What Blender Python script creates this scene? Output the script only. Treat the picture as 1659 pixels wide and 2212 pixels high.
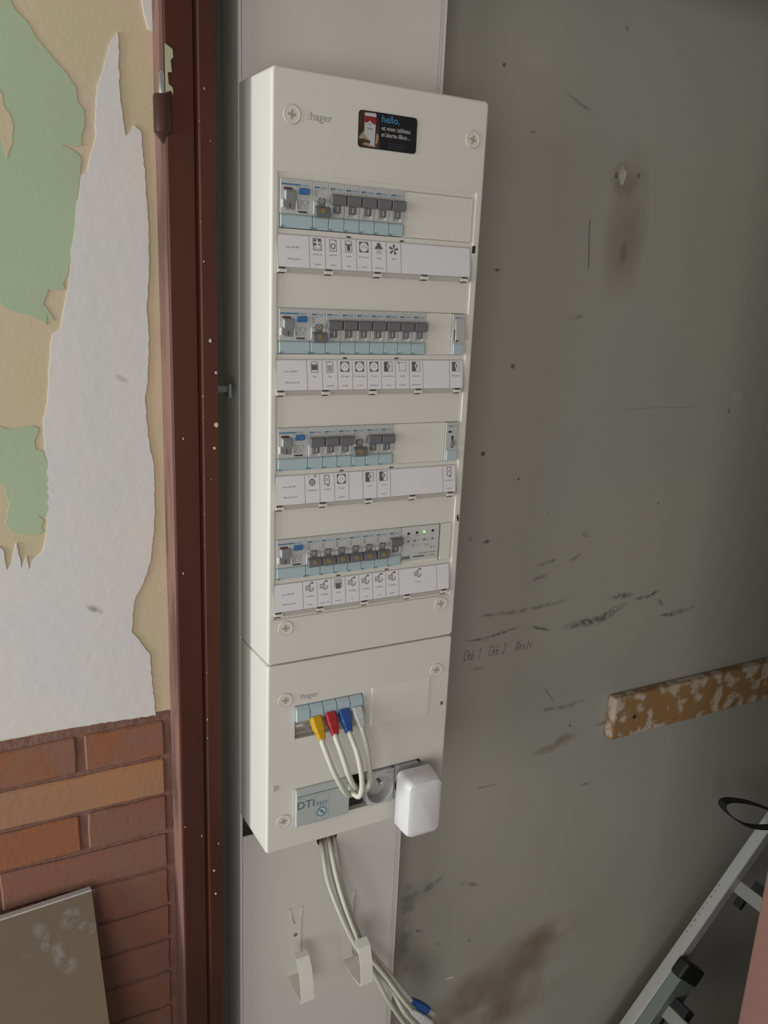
# Electrical distribution board on a wall trunking, beside a worn door frame and a stripped plaster / brick wall.
import bpy, bmesh, math, random
from mathutils import Vector, Matrix
random.seed(7)
for o in list(bpy.data.objects):
    bpy.data.objects.remove(o)
SC = bpy.context.scene
COL = SC.collection

# ------------------------------------------------------------------ camera, world, light, exposure
cam_data = bpy.data.cameras.new('camera')
cam_data.sensor_fit = 'HORIZONTAL'
cam_data.sensor_width = 36.0
cam_data.lens = 1773.32 / 1659.0 * 36.0
cam_data.clip_start = 0.01
cam = bpy.data.objects.new('camera', cam_data)
COL.objects.link(cam)
cam.matrix_world = Matrix(((0.88900824, 0.08098967, -0.45067174, -0.29196579),
                           (-0.45584202, 0.24955099, -0.85436079, -0.82328963),
                           (0.04327118, 0.96496890, 0.25877138, 0.42241303),
                           (0, 0, 0, 1)))
SC.camera = cam
SC.view_settings.view_transform = 'Standard'
SC.view_settings.look = 'None'
SC.view_settings.gamma = 1.0
SC.view_settings.exposure = 0.0
SC.view_settings.use_curve_mapping = False

world = bpy.data.worlds.new('room_daylight')
SC.world = world
world.use_nodes = True
bg = world.node_tree.nodes['Background']
bg.inputs['Color'].default_value = (1.0, 0.965, 0.91, 1)
bg.inputs['Strength'].default_value = 0.20

def area_light(name, loc, target, sx, sy, power, color):
    d = bpy.data.lights.new(name, 'AREA')
    d.shape = 'RECTANGLE'; d.size = sx; d.size_y = sy; d.energy = power; d.color = color
    o = bpy.data.objects.new(name, d); COL.objects.link(o)
    o.location = loc
    o.rotation_euler = (Vector(target) - Vector(loc)).to_track_quat('-Z', 'Y').to_euler()
    return o
# the daylight of the window to the left of the door opening
area_light('window_daylight', (-3.0, -0.34, 0.15), (0, 0.02, 0.1), 0.5, 1.5, 62, (0.92, 1.0, 1.02))
area_light('side_fill_light', (-2.8, -1.45, 0.10), (0.0, 0.04, 0.05), 1.0, 1.4, 21, (0.98, 1.0, 0.97))  # added fill lamp, brightens the left side of the boards; no known window
# a second window behind the viewer, to the left
area_light('rear_window_daylight', (-1.35, -2.35, 0.05), (0.05, 0.05, 0.05), 1.1, 1.3, 18.5, (1.0, 0.985, 0.95))

# ------------------------------------------------------------------ materials
def lin(r, g, b):
    f = lambda c: c / 12.92 if c <= 0.04045 else ((c + 0.055) / 1.055) ** 2.4
    return (f(r / 255), f(g / 255), f(b / 255), 1)

def mat(name, col, rough=0.5, col2=None, nscale=30, lo=0.4, hi=0.6, bump=0, bscale=200, metal=0.0, detail=4, stretch=None, spec=0.4, trans=0, emit=None):
    m = bpy.data.materials.new(name); m.use_nodes = True
    nt = m.node_tree; b = nt.nodes['Principled BSDF']
    b.inputs['Base Color'].default_value = col
    b.inputs['Roughness'].default_value = rough
    b.inputs['Metallic'].default_value = metal
    b.inputs['Specular IOR Level'].default_value = spec
    if trans: b.inputs['Transmission Weight'].default_value = trans
    if emit:
        b.inputs['Emission Color'].default_value = col; b.inputs['Emission Strength'].default_value = emit
    tc = nt.nodes.new('ShaderNodeTexCoord'); mp = nt.nodes.new('ShaderNodeMapping')
    nt.links.new(tc.outputs['Object'], mp.inputs['Vector'])
    if stretch: mp.inputs['Scale'].default_value = stretch
    if col2:
        n = nt.nodes.new('ShaderNodeTexNoise'); n.inputs['Scale'].default_value = nscale; n.inputs['Detail'].default_value = detail
        r = nt.nodes.new('ShaderNodeValToRGB')
        r.color_ramp.elements[0].position = lo; r.color_ramp.elements[0].color = col
        r.color_ramp.elements[1].position = hi; r.color_ramp.elements[1].color = col2
        nt.links.new(mp.outputs[0], n.inputs['Vector']); nt.links.new(n.outputs['Fac'], r.inputs['Fac'])
        nt.links.new(r.outputs['Color'], b.inputs['Base Color'])
    if bump:
        n2 = nt.nodes.new('ShaderNodeTexNoise'); n2.inputs['Scale'].default_value = bscale; n2.inputs['Detail'].default_value = 6
        bp = nt.nodes.new('ShaderNodeBump'); bp.inputs['Strength'].default_value = bump; bp.inputs['Distance'].default_value = 0.002
        nt.links.new(mp.outputs[0], n2.inputs['Vector']); nt.links.new(n2.outputs['Fac'], bp.inputs['Height'])
        nt.links.new(bp.outputs['Normal'], b.inputs['Normal'])
    return m

def stain_mat(name, col, strength, nscale):
    m = bpy.data.materials.new(name); m.use_nodes = True
    nt = m.node_tree; b = nt.nodes['Principled BSDF']; out = nt.nodes['Material Output']
    b.inputs['Base Color'].default_value = col; b.inputs['Roughness'].default_value = 0.9; b.inputs['Specular IOR Level'].default_value = 0.1
    at = nt.nodes.new('ShaderNodeAttribute'); at.attribute_name = 'cover'
    tc = nt.nodes.new('ShaderNodeTexCoord')
    n = nt.nodes.new('ShaderNodeTexNoise'); n.inputs['Scale'].default_value = nscale; n.inputs['Detail'].default_value = 6
    nt.links.new(tc.outputs['Object'], n.inputs['Vector'])
    mr = nt.nodes.new('ShaderNodeMapRange'); mr.inputs['From Min'].default_value = 0.35; mr.inputs['From Max'].default_value = 0.65
    nt.links.new(n.outputs['Fac'], mr.inputs['Value'])
    m1 = nt.nodes.new('ShaderNodeMath'); m1.operation = 'MULTIPLY'
    nt.links.new(at.outputs['Fac'], m1.inputs[0]); nt.links.new(mr.outputs[0], m1.inputs[1])
    m2 = nt.nodes.new('ShaderNodeMath'); m2.operation = 'MULTIPLY'; m2.inputs[1].default_value = strength; m2.use_clamp = True
    nt.links.new(m1.outputs[0], m2.inputs[0])
    tr = nt.nodes.new('ShaderNodeBsdfTransparent'); mx = nt.nodes.new('ShaderNodeMixShader')
    nt.links.new(m2.outputs[0], mx.inputs[0]); nt.links.new(tr.outputs[0], mx.inputs[1]); nt.links.new(b.outputs[0], mx.inputs[2])
    nt.links.new(mx.outputs[0], out.inputs['Surface'])
    return m

M = {}
M['case'] = mat('white_plastic_case', (0.70, 0.662, 0.60, 1), 0.45, bump=0.03, bscale=900)
M['cover'] = mat('white_trunking_plastic', (0.70, 0.675, 0.63, 1), 0.42)
M['blank'] = mat('ribbed_blanking_plastic', (0.735, 0.695, 0.62, 1), 0.5)
M['paper'] = mat('label_paper', (0.76, 0.73, 0.735, 1), 0.7)
M['ink'] = mat('label_ink', (0.13, 0.125, 0.125, 1), 0.7)
M['ink_mid'] = mat('label_grey_ink', (0.26, 0.25, 0.25, 1), 0.7)
M['holder'] = mat('clear_label_holder', (0.47, 0.44, 0.395, 1), 0.35)
M['dark'] = mat('dark_slot', (0.03, 0.027, 0.025, 1), 0.8)
M['mod'] = mat('module_grey_plastic', (0.50, 0.495, 0.475, 1), 0.45, bump=0.05, bscale=1200)
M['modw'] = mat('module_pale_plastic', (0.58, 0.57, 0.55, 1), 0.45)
M['lever'] = mat('lever_grey_plastic', (0.155, 0.152, 0.158, 1), 0.45)
M['rlever'] = mat('rcd_lever_plastic', (0.235, 0.235, 0.245, 1), 0.45)
M['teal'] = mat('translucent_blue_cover', (0.43, 0.515, 0.535, 1), 0.25, spec=0.5)
M['tealdark'] = mat('cover_edge_blue', (0.16, 0.27, 0.31, 1), 0.35)
M['blue'] = mat('blue_button', (0.05, 0.16, 0.36, 1), 0.4)
M['logo'] = mat('blue_print', (0.06, 0.17, 0.28, 1), 0.6)
M['logol'] = mat('light_blue_print', (0.18, 0.30, 0.42, 1), 0.6)
M['red'] = mat('red_brown_label', (0.10, 0.03, 0.03, 1), 0.6)
M['redprint'] = mat('red_print', (0.28, 0.06, 0.06, 1), 0.6)
M['yellowdot'] = mat('yellow_dot', (0.28, 0.19, 0.055, 1), 0.5)
M['greylogo'] = mat('grey_logo_print', (0.30, 0.295, 0.29, 1), 0.6)
M['tan'] = mat('screw_slot_tan', (0.40, 0.33, 0.25, 1), 0.7)
M['sticker'] = mat('black_sticker', (0.012, 0.011, 0.013, 1), 0.35)
M['stbrown'] = mat('sticker_brown', (0.09, 0.045, 0.028, 1), 0.4, (0.02, 0.012, 0.01, 1), 60, 0.4, 0.62)
M['sthand'] = mat('sticker_hand', (0.36, 0.25, 0.18, 1), 0.4)
M['stphone'] = mat('sticker_phone_white', (0.50, 0.48, 0.50, 1), 0.4)
M['stred'] = mat('sticker_red', (0.26, 0.02, 0.025, 1), 0.4)
M['stblue'] = mat('sticker_blue_text', (0.06, 0.33, 0.58, 1), 0.4)
M['stwhite'] = mat('sticker_white_text', (0.62, 0.61, 0.60, 1), 0.4)
M['stgrey'] = mat('sticker_small_print', (0.06, 0.055, 0.065, 1), 0.4)
M['led'] = mat('green_lamp', (0.30, 1.0, 0.22, 1), 0.3, emit=1.2)
M['sock'] = mat('socket_grey_plastic', (0.46, 0.452, 0.43, 1), 0.45)
M['jack'] = mat('jack_grey_plastic', (0.34, 0.32, 0.29, 1), 0.5)
M['metal'] = mat('nickel_pin', (0.6, 0.58, 0.55, 1), 0.3, metal=1.0)
M['dti'] = mat('dti_grey_plastic', (0.44, 0.45, 0.44, 1), 0.4)
M['dtitext'] = mat('dark_teal_print', (0.05, 0.13, 0.17, 1), 0.5)
M['cable'] = mat('cable_ivory', (0.60, 0.585, 0.50, 1), 0.4)
M['plugy'] = mat('yellow_boot', (0.62, 0.33, 0.006, 1), 0.4)
M['plugr'] = mat('red_boot', (0.40, 0.025, 0.03, 1), 0.4)
M['plugb'] = mat('blue_boot', (0.025, 0.085, 0.30, 1), 0.4)
M['plugw'] = mat('white_boot', (0.56, 0.56, 0.56, 1), 0.4)
M['clear'] = mat('clear_plug_plastic', (0.42, 0.38, 0.33, 1), 0.2)
M['charger'] = mat('charger_white', (0.72, 0.695, 0.70, 1), 0.35)
M['hook'] = mat('hook_ivory', (0.73, 0.70, 0.62, 1), 0.45)
M['hookhole'] = mat('hook_hole_grey', (0.20, 0.20, 0.19, 1), 0.6)
M['wallgrey'] = mat('grey_painted_wall', (0.432, 0.412, 0.356, 1), 0.7, (0.41, 0.398, 0.356, 1), 3.2, 0.38, 0.62, bump=0.12, bscale=60)
M['plaster'] = mat('white_plaster', (0.70, 0.645, 0.615, 1), 0.85, (0.665, 0.645, 0.635, 1), 14, 0.4, 0.62, bump=0.22, bscale=70)
M['beige'] = mat('beige_wallpaper_backing', (0.60, 0.475, 0.335, 1), 0.85, (0.57, 0.48, 0.31, 1), 9, 0.42, 0.6, bump=0.15, bscale=150)
M['green'] = mat('green_old_paint', (0.405, 0.475, 0.315, 1), 0.8, (0.42, 0.50, 0.345, 1), 7, 0.4, 0.62, bump=0.1, bscale=120)
M['brick'] = mat('painted_pink_brick', (0.235, 0.098, 0.064, 1), 0.75, (0.215, 0.112, 0.079, 1), 18, 0.4, 0.64, bump=0.25, bscale=130)
M['brickmix'] = mat('half_stripped_brick', (0.28, 0.105, 0.050, 1), 0.75, (0.245, 0.115, 0.075, 1), 11, 0.44, 0.56, bump=0.25, bscale=130)
M['brickor'] = mat('stripped_orange_brick', (0.395, 0.185, 0.087, 1), 0.75, (0.345, 0.18, 0.105, 1), 8, 0.42, 0.62, bump=0.25, bscale=130)
M['mortar'] = mat('painted_mortar', (0.225, 0.115, 0.088, 1), 0.85, (0.185, 0.092, 0.068, 1), 40, 0.4, 0.65, bump=0.9, bscale=160)
M['frame'] = mat('brown_varnished_frame', (0.092, 0.033, 0.021, 1), 0.42, (0.064, 0.024, 0.0165, 1), 5, 0.38, 0.62, stretch=(1, 1, 0.25), spec=0.12)
M['frameside'] = mat('worn_pink_frame_side', (0.22, 0.112, 0.09, 1), 0.65, (0.11, 0.055, 0.042, 1), 26, 0.46, 0.60, stretch=(1, 1, 0.22), bump=0.3, bscale=120)
M['frameback'] = mat('old_grey_green_edge', (0.21, 0.22, 0.19, 1), 0.7)
M['hinge'] = mat('brown_painted_hinge', (0.055, 0.026, 0.019, 1), 0.35, spec=0.25)
M['chip'] = mat('old_yellow_green_paint', (0.40, 0.41, 0.27, 1), 0.7)
M['splash'] = mat('plaster_splash', (0.55, 0.47, 0.39, 1), 0.8)
M['board'] = mat('plasterboard_paper', (0.185, 0.135, 0.088, 1), 0.85, (0.172, 0.128, 0.085, 1), 6, 0.4, 0.6, bump=0.05, bscale=300)
M['gypsum'] = mat('gypsum_edge', (0.52, 0.49, 0.46, 1), 0.9, bump=0.4, bscale=400)
M['wood'] = mat('old_brown_rail', (0.36, 0.20, 0.085, 1), 0.6, (0.58, 0.49, 0.39, 1), 38, 0.50, 0.60, bump=0.6, bscale=60, detail=3)
M['alu'] = mat('ladder_aluminium', (0.50, 0.48, 0.45, 1), 0.45, metal=0.25)
M['aludark'] = mat('ladder_dull_shaded_aluminium', (0.20, 0.215, 0.205, 1), 0.5, metal=0.2)  # dull metal; on the lower stile the dark tone stands for shade
M['alurung'] = mat('ladder_rung_aluminium', (0.30, 0.29, 0.265, 1), 0.5, metal=0.2)
M['black'] = mat('black_plastic', (0.012, 0.012, 0.012, 1), 0.55)
M['pinkpost'] = mat('pink_brown_post_paint', (0.23, 0.12, 0.098, 1), 0.4, (0.235, 0.12, 0.098, 1), 12, 0.4, 0.62, stretch=(1, 1, 0.3))
M['concrete'] = mat('grey_floor', (0.22, 0.21, 0.20, 1), 0.8, (0.27, 0.26, 0.245, 1), 4, 0.4, 0.6)
M['ceil'] = mat('white_ceiling', (0.6, 0.58, 0.55, 1), 0.9)
M['scuff'] = stain_mat('dark_scuff', (0.07, 0.066, 0.062, 1), 0.6, 130)
M['scuffl'] = stain_mat('faint_scuff', (0.12, 0.112, 0.10, 1), 0.4, 90)
M['brownstain'] = stain_mat('brown_stain', (0.33, 0.225, 0.15, 1), 0.42, 9)
M['greystain'] = stain_mat('grey_smudge', (0.14, 0.13, 0.12, 1), 0.34, 45)
M['palestain'] = stain_mat('pale_filler', (0.66, 0.62, 0.56, 1), 1.6, 25)
M['dust'] = stain_mat('white_dust', (0.48, 0.44, 0.40, 1), 0.5, 90)
M['pencil'] = mat('pencil', (0.13, 0.125, 0.115, 1), 0.8)

# blanking plates: fine vertical ribs as relief
nt = M['blank'].node_tree
tc = nt.nodes.new('ShaderNodeTexCoord'); wv = nt.nodes.new('ShaderNodeTexWave'); wv.inputs['Scale'].default_value = 75; wv.bands_direction = 'X'
bp = nt.nodes.new('ShaderNodeBump'); bp.inputs['Strength'].default_value = 0.03; bp.inputs['Distance'].default_value = 0.001
nt.links.new(tc.outputs['Object'], wv.inputs['Vector']); nt.links.new(wv.outputs['Fac'], bp.inputs['Height'])
nt.links.new(bp.outputs['Normal'], nt.nodes['Principled BSDF'].inputs['Normal'])

# ------------------------------------------------------------------ mesh builder
class MB:
    def __init__(s): s.v = []; s.f = []; s.m = []
    def face(s, pts, mi=0):
        i = len(s.v); s.v += [tuple(p) for p in pts]; s.f.append(list(range(i, i + len(pts)))); s.m.append(mi)
    def box(s, x0, x1, y0, y1, z0, z1, mi=0):
        i = len(s.v)
        s.v += [(x, y, z) for x in (x0, x1) for y in (y0, y1) for z in (z0, z1)]
        for q in ((0, 1, 3, 2), (4, 6, 7, 5), (0, 4, 5, 1), (2, 3, 7, 6), (0, 2, 6, 4), (1, 5, 7, 3)):
            s.f.append([i + k for k in q]); s.m.append(mi)
        return s
    def frustum(s, a, b, mi=0):            # two loops of equal length, capped
        n = len(a); i = len(s.v); s.v += [tuple(p) for p in a] + [tuple(p) for p in b]
        for k in range(n):
            s.f.append([i + k, i + (k + 1) % n, i + n + (k + 1) % n, i + n + k]); s.m.append(mi)
        s.f.append([i + k for k in range(n)][::-1]); s.m.append(mi)
        s.f.append([i + n + k for k in range(n)]); s.m.append(mi)
        return s
    def loft(s, loops, mi=0, cap0=True, cap1=True):
        n = len(loops[0]); i = len(s.v)
        for l in loops: s.v += [tuple(p) for p in l]
        for j in range(len(loops) - 1):
            for k in range(n):
                a = i + j * n; s.f.append([a + k, a + (k + 1) % n, a + n + (k + 1) % n, a + n + k]); s.m.append(mi)
        if cap0: s.f.append([i + k for k in range(n)][::-1]); s.m.append(mi)
        if cap1: s.f.append([i + (len(loops) - 1) * n + k for k in range(n)]); s.m.append(mi)
        return s
    def prism_z(s, poly, z0, z1, mi=0):     # poly of (x, y)
        return s.frustum([(x, y, z0) for x, y in poly], [(x, y, z1) for x, y in poly], mi)
    def prism_x(s, poly, x0, x1, mi=0):     # poly of (y, z)
        return s.frustum([(x0, y, z) for y, z in poly], [(x1, y, z) for y, z in poly], mi)
    def prism_y(s, poly, y0, y1, mi=0):     # poly of (x, z)
        return s.frustum([(x, y0, z) for x, z in poly], [(x, y1, z) for x, z in poly], mi)
    def cyl_y(s, x, z, r, y0, y1, n=24, mi=0, r1=None):
        r1 = r if r1 is None else r1
        A = [2 * math.pi * k / n for k in range(n)]
        return s.frustum([(x + r * math.cos(a), y0, z + r * math.sin(a)) for a in A], [(x + r1 * math.cos(a), y1, z + r1 * math.sin(a)) for a in A], mi)
    def tube(s, pts, r, n=10, mi=0):
        pts = [Vector(p) for p in pts]; loops = []
        t0 = (pts[1] - pts[0]).normalized(); up = Vector((0, 0, 1)) if abs(t0.z) < 0.9 else Vector((0, 1, 0))
        nrm = t0.cross(up).normalized()
        for k, p in enumerate(pts):
            t = (pts[min(k + 1, len(pts) - 1)] - pts[max(k - 1, 0)]).normalized()
            nrm = (nrm - t * nrm.dot(t)).normalized(); b = t.cross(nrm)
            rr = r[k] if isinstance(r, (list, tuple)) else r
            loops.append([p + (nrm * math.cos(2 * math.pi * q / n) + b * math.sin(2 * math.pi * q / n)) * rr for q in range(n)])
        return s.loft(loops, mi)
    def hull_box(s, c, ax, ay, az, mi=0):   # oriented box: centre and three half-axis vectors
        c = Vector(c); ax = Vector(ax); ay = Vector(ay); az = Vector(az)
        i = len(s.v)
        s.v += [tuple(c + ax * a + ay * b + az * d) for a in (-1, 1) for b in (-1, 1) for d in (-1, 1)]
        for q in ((0, 1, 3, 2), (4, 6, 7, 5), (0, 4, 5, 1), (2, 3, 7, 6), (0, 2, 6, 4), (1, 5, 7, 3)):
            s.f.append([i + k for k in q]); s.m.append(mi)
        return s
    def build(s, name, mats, parent=None, bevel=0, seg=2, smooth=False, angle=35, tri=False, weld=True):
        if not isinstance(mats, (list, tuple)): mats = [mats]
        o0 = Vector(parent.matrix_world.translation) if parent else Vector((0, 0, 0))
        if parent:
            o0 = Vector((0, 0, 0)); q = parent
            while q: o0 += Vector(q.location); q = q.parent
        bm = bmesh.new()
        vs = [bm.verts.new(Vector(p) - o0) for p in s.v]
        for f, mi in zip(s.f, s.m):
            try:
                fc = bm.faces.new([vs[k] for k in f]); fc.material_index = mi
            except ValueError: pass
        if weld: bmesh.ops.remove_doubles(bm, verts=bm.verts, dist=1e-6)
        bmesh.ops.recalc_face_normals(bm, faces=bm.faces)
        if bevel:
            ed = [e for e in bm.edges if len(e.link_faces) == 2 and e.calc_face_angle(0) > math.radians(angle)]
            bmesh.ops.bevel(bm, geom=ed, offset=bevel, segments=seg, profile=0.5, affect='EDGES', clamp_overlap=True)
        if tri: bmesh.ops.triangulate(bm, faces=bm.faces)
        me = bpy.data.meshes.new(name); bm.to_mesh(me); bm.free()
        for m in mats: me.materials.append(M[m] if isinstance(m, str) else m)
        if smooth:
            me.polygons.foreach_set('use_smooth', [True] * len(me.polygons))
            try: me.set_sharp_from_angle(angle=math.radians(40))
            except Exception: pass
        o = bpy.data.objects.new(name, me); COL.objects.link(o)
        if parent: o.parent = parent
        return o

def tag(o, label=None, cat=None, group=None, kind=None):
    if label: o['label'] = label
    if cat: o['category'] = cat
    if group: o['group'] = group
    if kind: o['kind'] = kind
    return o
def thing(name, label, cat, loc=(0, 0, 0), group=None, kind=None):
    o = bpy.data.objects.new(name, None); COL.objects.link(o); o.location = loc; o.empty_display_size = 0.02
    return tag(o, label, cat, group, kind)
def copy_tree(o, parent=None):
    c = o.copy(); COL.objects.link(c)
    if parent: c.parent = parent
    for ch in list(o.children): copy_tree(ch, c)
    return c

# flat printing: letters and signs as thin real ink on a surface; coordinates (x to the right, z up), facing -y
_tc = {}
def text_mesh(t):
    if t not in _tc:
        cu = bpy.data.curves.new('t', 'FONT'); cu.body = t; cu.size = 1; cu.resolution_u = 2
        ob = bpy.data.objects.new('t', cu); COL.objects.link(ob)
        dg = bpy.context.evaluated_depsgraph_get()
        me = ob.evaluated_get(dg).to_mesh()
        _tc[t] = ([(v.co.x, v.co.y) for v in me.vertices], [list(p.vertices) for p in me.polygons])
        ob.evaluated_get(dg).to_mesh_clear(); bpy.data.objects.remove(ob); bpy.data.curves.remove(cu)
    return _tc[t]
class Print:
    def __init__(s, mb, f): s.mb = mb; s.f = f           # f maps (x, z, lift) to 3-D
    def poly(s, pts, mi, lift=1): s.mb.face([s.f(x, z, lift) for x, z in pts], mi)
    def rect(s, x0, z0, x1, z1, mi, lift=1): s.poly([(x0, z0), (x1, z0), (x1, z1), (x0, z1)], mi, lift)
    def frame(s, x0, z0, x1, z1, w, mi, lift=1):
        s.rect(x0, z0, x1, z0 + w, mi, lift); s.rect(x0, z1 - w, x1, z1, mi, lift)
        s.rect(x0, z0 + w, x0 + w, z1 - w, mi, lift); s.rect(x1 - w, z0 + w, x1, z1 - w, mi, lift)
    def disc(s, x, z, r, mi, lift=1, n=14): s.poly([(x + r * math.cos(6.2832 * k / n), z + r * math.sin(6.2832 * k / n)) for k in range(n)], mi, lift)
    def ring(s, x, z, r, w, mi, lift=1, n=18, a0=0, a1=6.28319):
        for k in range(n):
            a, b = a0 + (a1 - a0) * k / n, a0 + (a1 - a0) * (k + 1) / n
            s.poly([(x + q * math.cos(t), z + q * math.sin(t)) for q, t in ((r, a), (r, b), (r - w, b), (r - w, a))], mi, lift)
    def line(s, pts, w, mi, lift=1):
        for (a, b), (c, d) in zip(pts, pts[1:]):
            l = math.hypot(c - a, d - b) or 1; nx, nz = -(d - b) / l * w / 2, (c - a) / l * w / 2
            s.poly([(a + nx, b + nz), (c + nx, d + nz), (c - nx, d - nz), (a - nx, b - nz)], mi, lift)
    def text(s, t, x, z, size, mi, maxw=None, align='c', lift=1, bold=0, sx=1.0):
        vs, fs = text_mesh(t)
        if not vs: return
        x0 = min(v[0] for v in vs); x1 = max(v[0] for v in vs); w = (x1 - x0) * size * sx; k = sx
        if maxw and w > maxw: k = sx * maxw / w; w = maxw
        ox = x - w / 2 if align == 'c' else x
        for f in fs:
            s.poly([(ox + (vs[i][0] - x0) * size * k, z + vs[i][1] * size) for i in f], mi, lift)

# ------------------------------------------------------------------ setting: walls, floor, frame
FLOOR, CEIL = -1.36, 1.30
YB = 0.155          # grey wall behind the trunking
YL = 0.1000          # stripped wall on the left
o = MB().box(-3.2, 2.6, -3.0, 0.5, FLOOR - 0.05, FLOOR).build('floor', 'concrete'); tag(o, kind='structure')
o = MB().box(-0.6, 2.6, -0.34, 0.5, CEIL, CEIL + 0.05).build('ceiling', 'ceil'); tag(o, kind='structure')

wall_back = MB().box(-0.6, 2.6, YB, YB + 0.15, FLOOR, CEIL).build('wall_back', 'wallgrey')
tag(wall_back, kind='structure')
holes = [(0.3706, 0.7119), (0.5788, 0.5988), (0.6208, 0.6028), (0.8873, 0.2511), (0.4232, 0.3271), (0.3834, 0.2009), (0.7483, 0.0975), (0.6084, -0.2903), (0.4508, 0.1585), (0.5126, 0.1019)]
radii = (.0028, .0042, .0036, .0042, .003, .0038, .0028, .003, .0022, .0015)
cut = MB()
for (hx, hz), r in zip(holes, radii): cut.cyl_y(hx, hz, r, YB - 0.01, YB + 0.07, 10)
co = cut.build('cutter', 'dark')
def cut_with(o, co):
    md = o.modifiers.new('cut', 'BOOLEAN'); md.operation = 'DIFFERENCE'; md.object = co; md.solver = 'EXACT'
    dg = bpy.context.evaluated_depsgraph_get(); dg.update()
    me = bpy.data.meshes.new_from_object(o.evaluated_get(dg))
    o.modifiers.clear(); o.data = me
    bpy.data.objects.remove(co)
cut_with(wall_back, co)

def stain(name, mname, pts, w, parent, y, lift=0.00025, ends=0.3):
    """soft-edged mark lying flat on a wall: a ribbon along pts, cover 1 along its middle and 0 at its rim"""
    P = [Vector((x, z)) for x, z in pts]
    Q = []
    for a, b in zip(P, P[1:]):
        n = max(1, int((b - a).length / 0.006))
        Q += [a.lerp(b, k / n) for k in range(n)]
    Q.append(P[-1])
    bm = bmesh.new(); lay = bm.verts.layers.float.new('cover')
    rows = []
    L = len(Q) - 1
    for k, q in enumerate(Q):
        t = (Q[min(k + 1, L)] - Q[max(k - 1, 0)]).normalized(); n = Vector((-t.y, t.x))
        e = min(1, k / max(1, L * ends), (L - k) / max(1, L * ends))
        ww = w * (0.55 + 0.45 * e) * random.uniform(0.85, 1.15); row = []
        for j, c in ((-1, 0), (-0.5, 0.75), (0, 1), (0.5, 0.75), (1, 0)):
            p = q + n * ww * 0.5 * j
            v = bm.verts.new((p.x, y - lift, p.y)); v[lay] = c * e; row.append(v)
        rows.append(row)
    for a, b in zip(rows, rows[1:]):
        for j in range(4): bm.faces.new((a[j], a[j + 1], b[j + 1], b[j]))
    me = bpy.data.meshes.new(name); bm.to_mesh(me); bm.free(); me.materials.append(M[mname])
    o = bpy.data.objects.new(name, me); COL.objects.link(o); o.parent = parent
    return o
def blob(name, mname, c, rx, rz, parent, y, lift=0.0003, rot=0):
    bm = bmesh.new(); lay = bm.verts.layers.float.new('cover'); n = 28; rings = []
    for q, cv in ((0, 1), (0.35, 0.9), (0.7, 0.5), (1, 0)):
        ring = []
        for k in range(n):
            a = 6.28319 * k / n; x, z = rx * q * math.cos(a), rz * q * math.sin(a)
            v = bm.verts.new((c[0] + x * math.cos(rot) - z * math.sin(rot), y - lift, c[1] + x * math.sin(rot) + z * math.cos(rot))); v[lay] = cv; ring.append(v)
        rings.append(ring)
    for a, b in zip(rings, rings[1:]):
        for k in range(n):
            bm.faces.new((a[k], a[(k + 1) % n], b[(k + 1) % n], b[k]))
    bmesh.ops.remove_doubles(bm, verts=bm.verts, dist=1e-7)
    me = bpy.data.meshes.new(name); bm.to_mesh(me); bm.free(); me.materials.append(M[mname])
    o = bpy.data.objects.new(name, me); COL.objects.link(o); o.parent = parent
    return o

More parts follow.
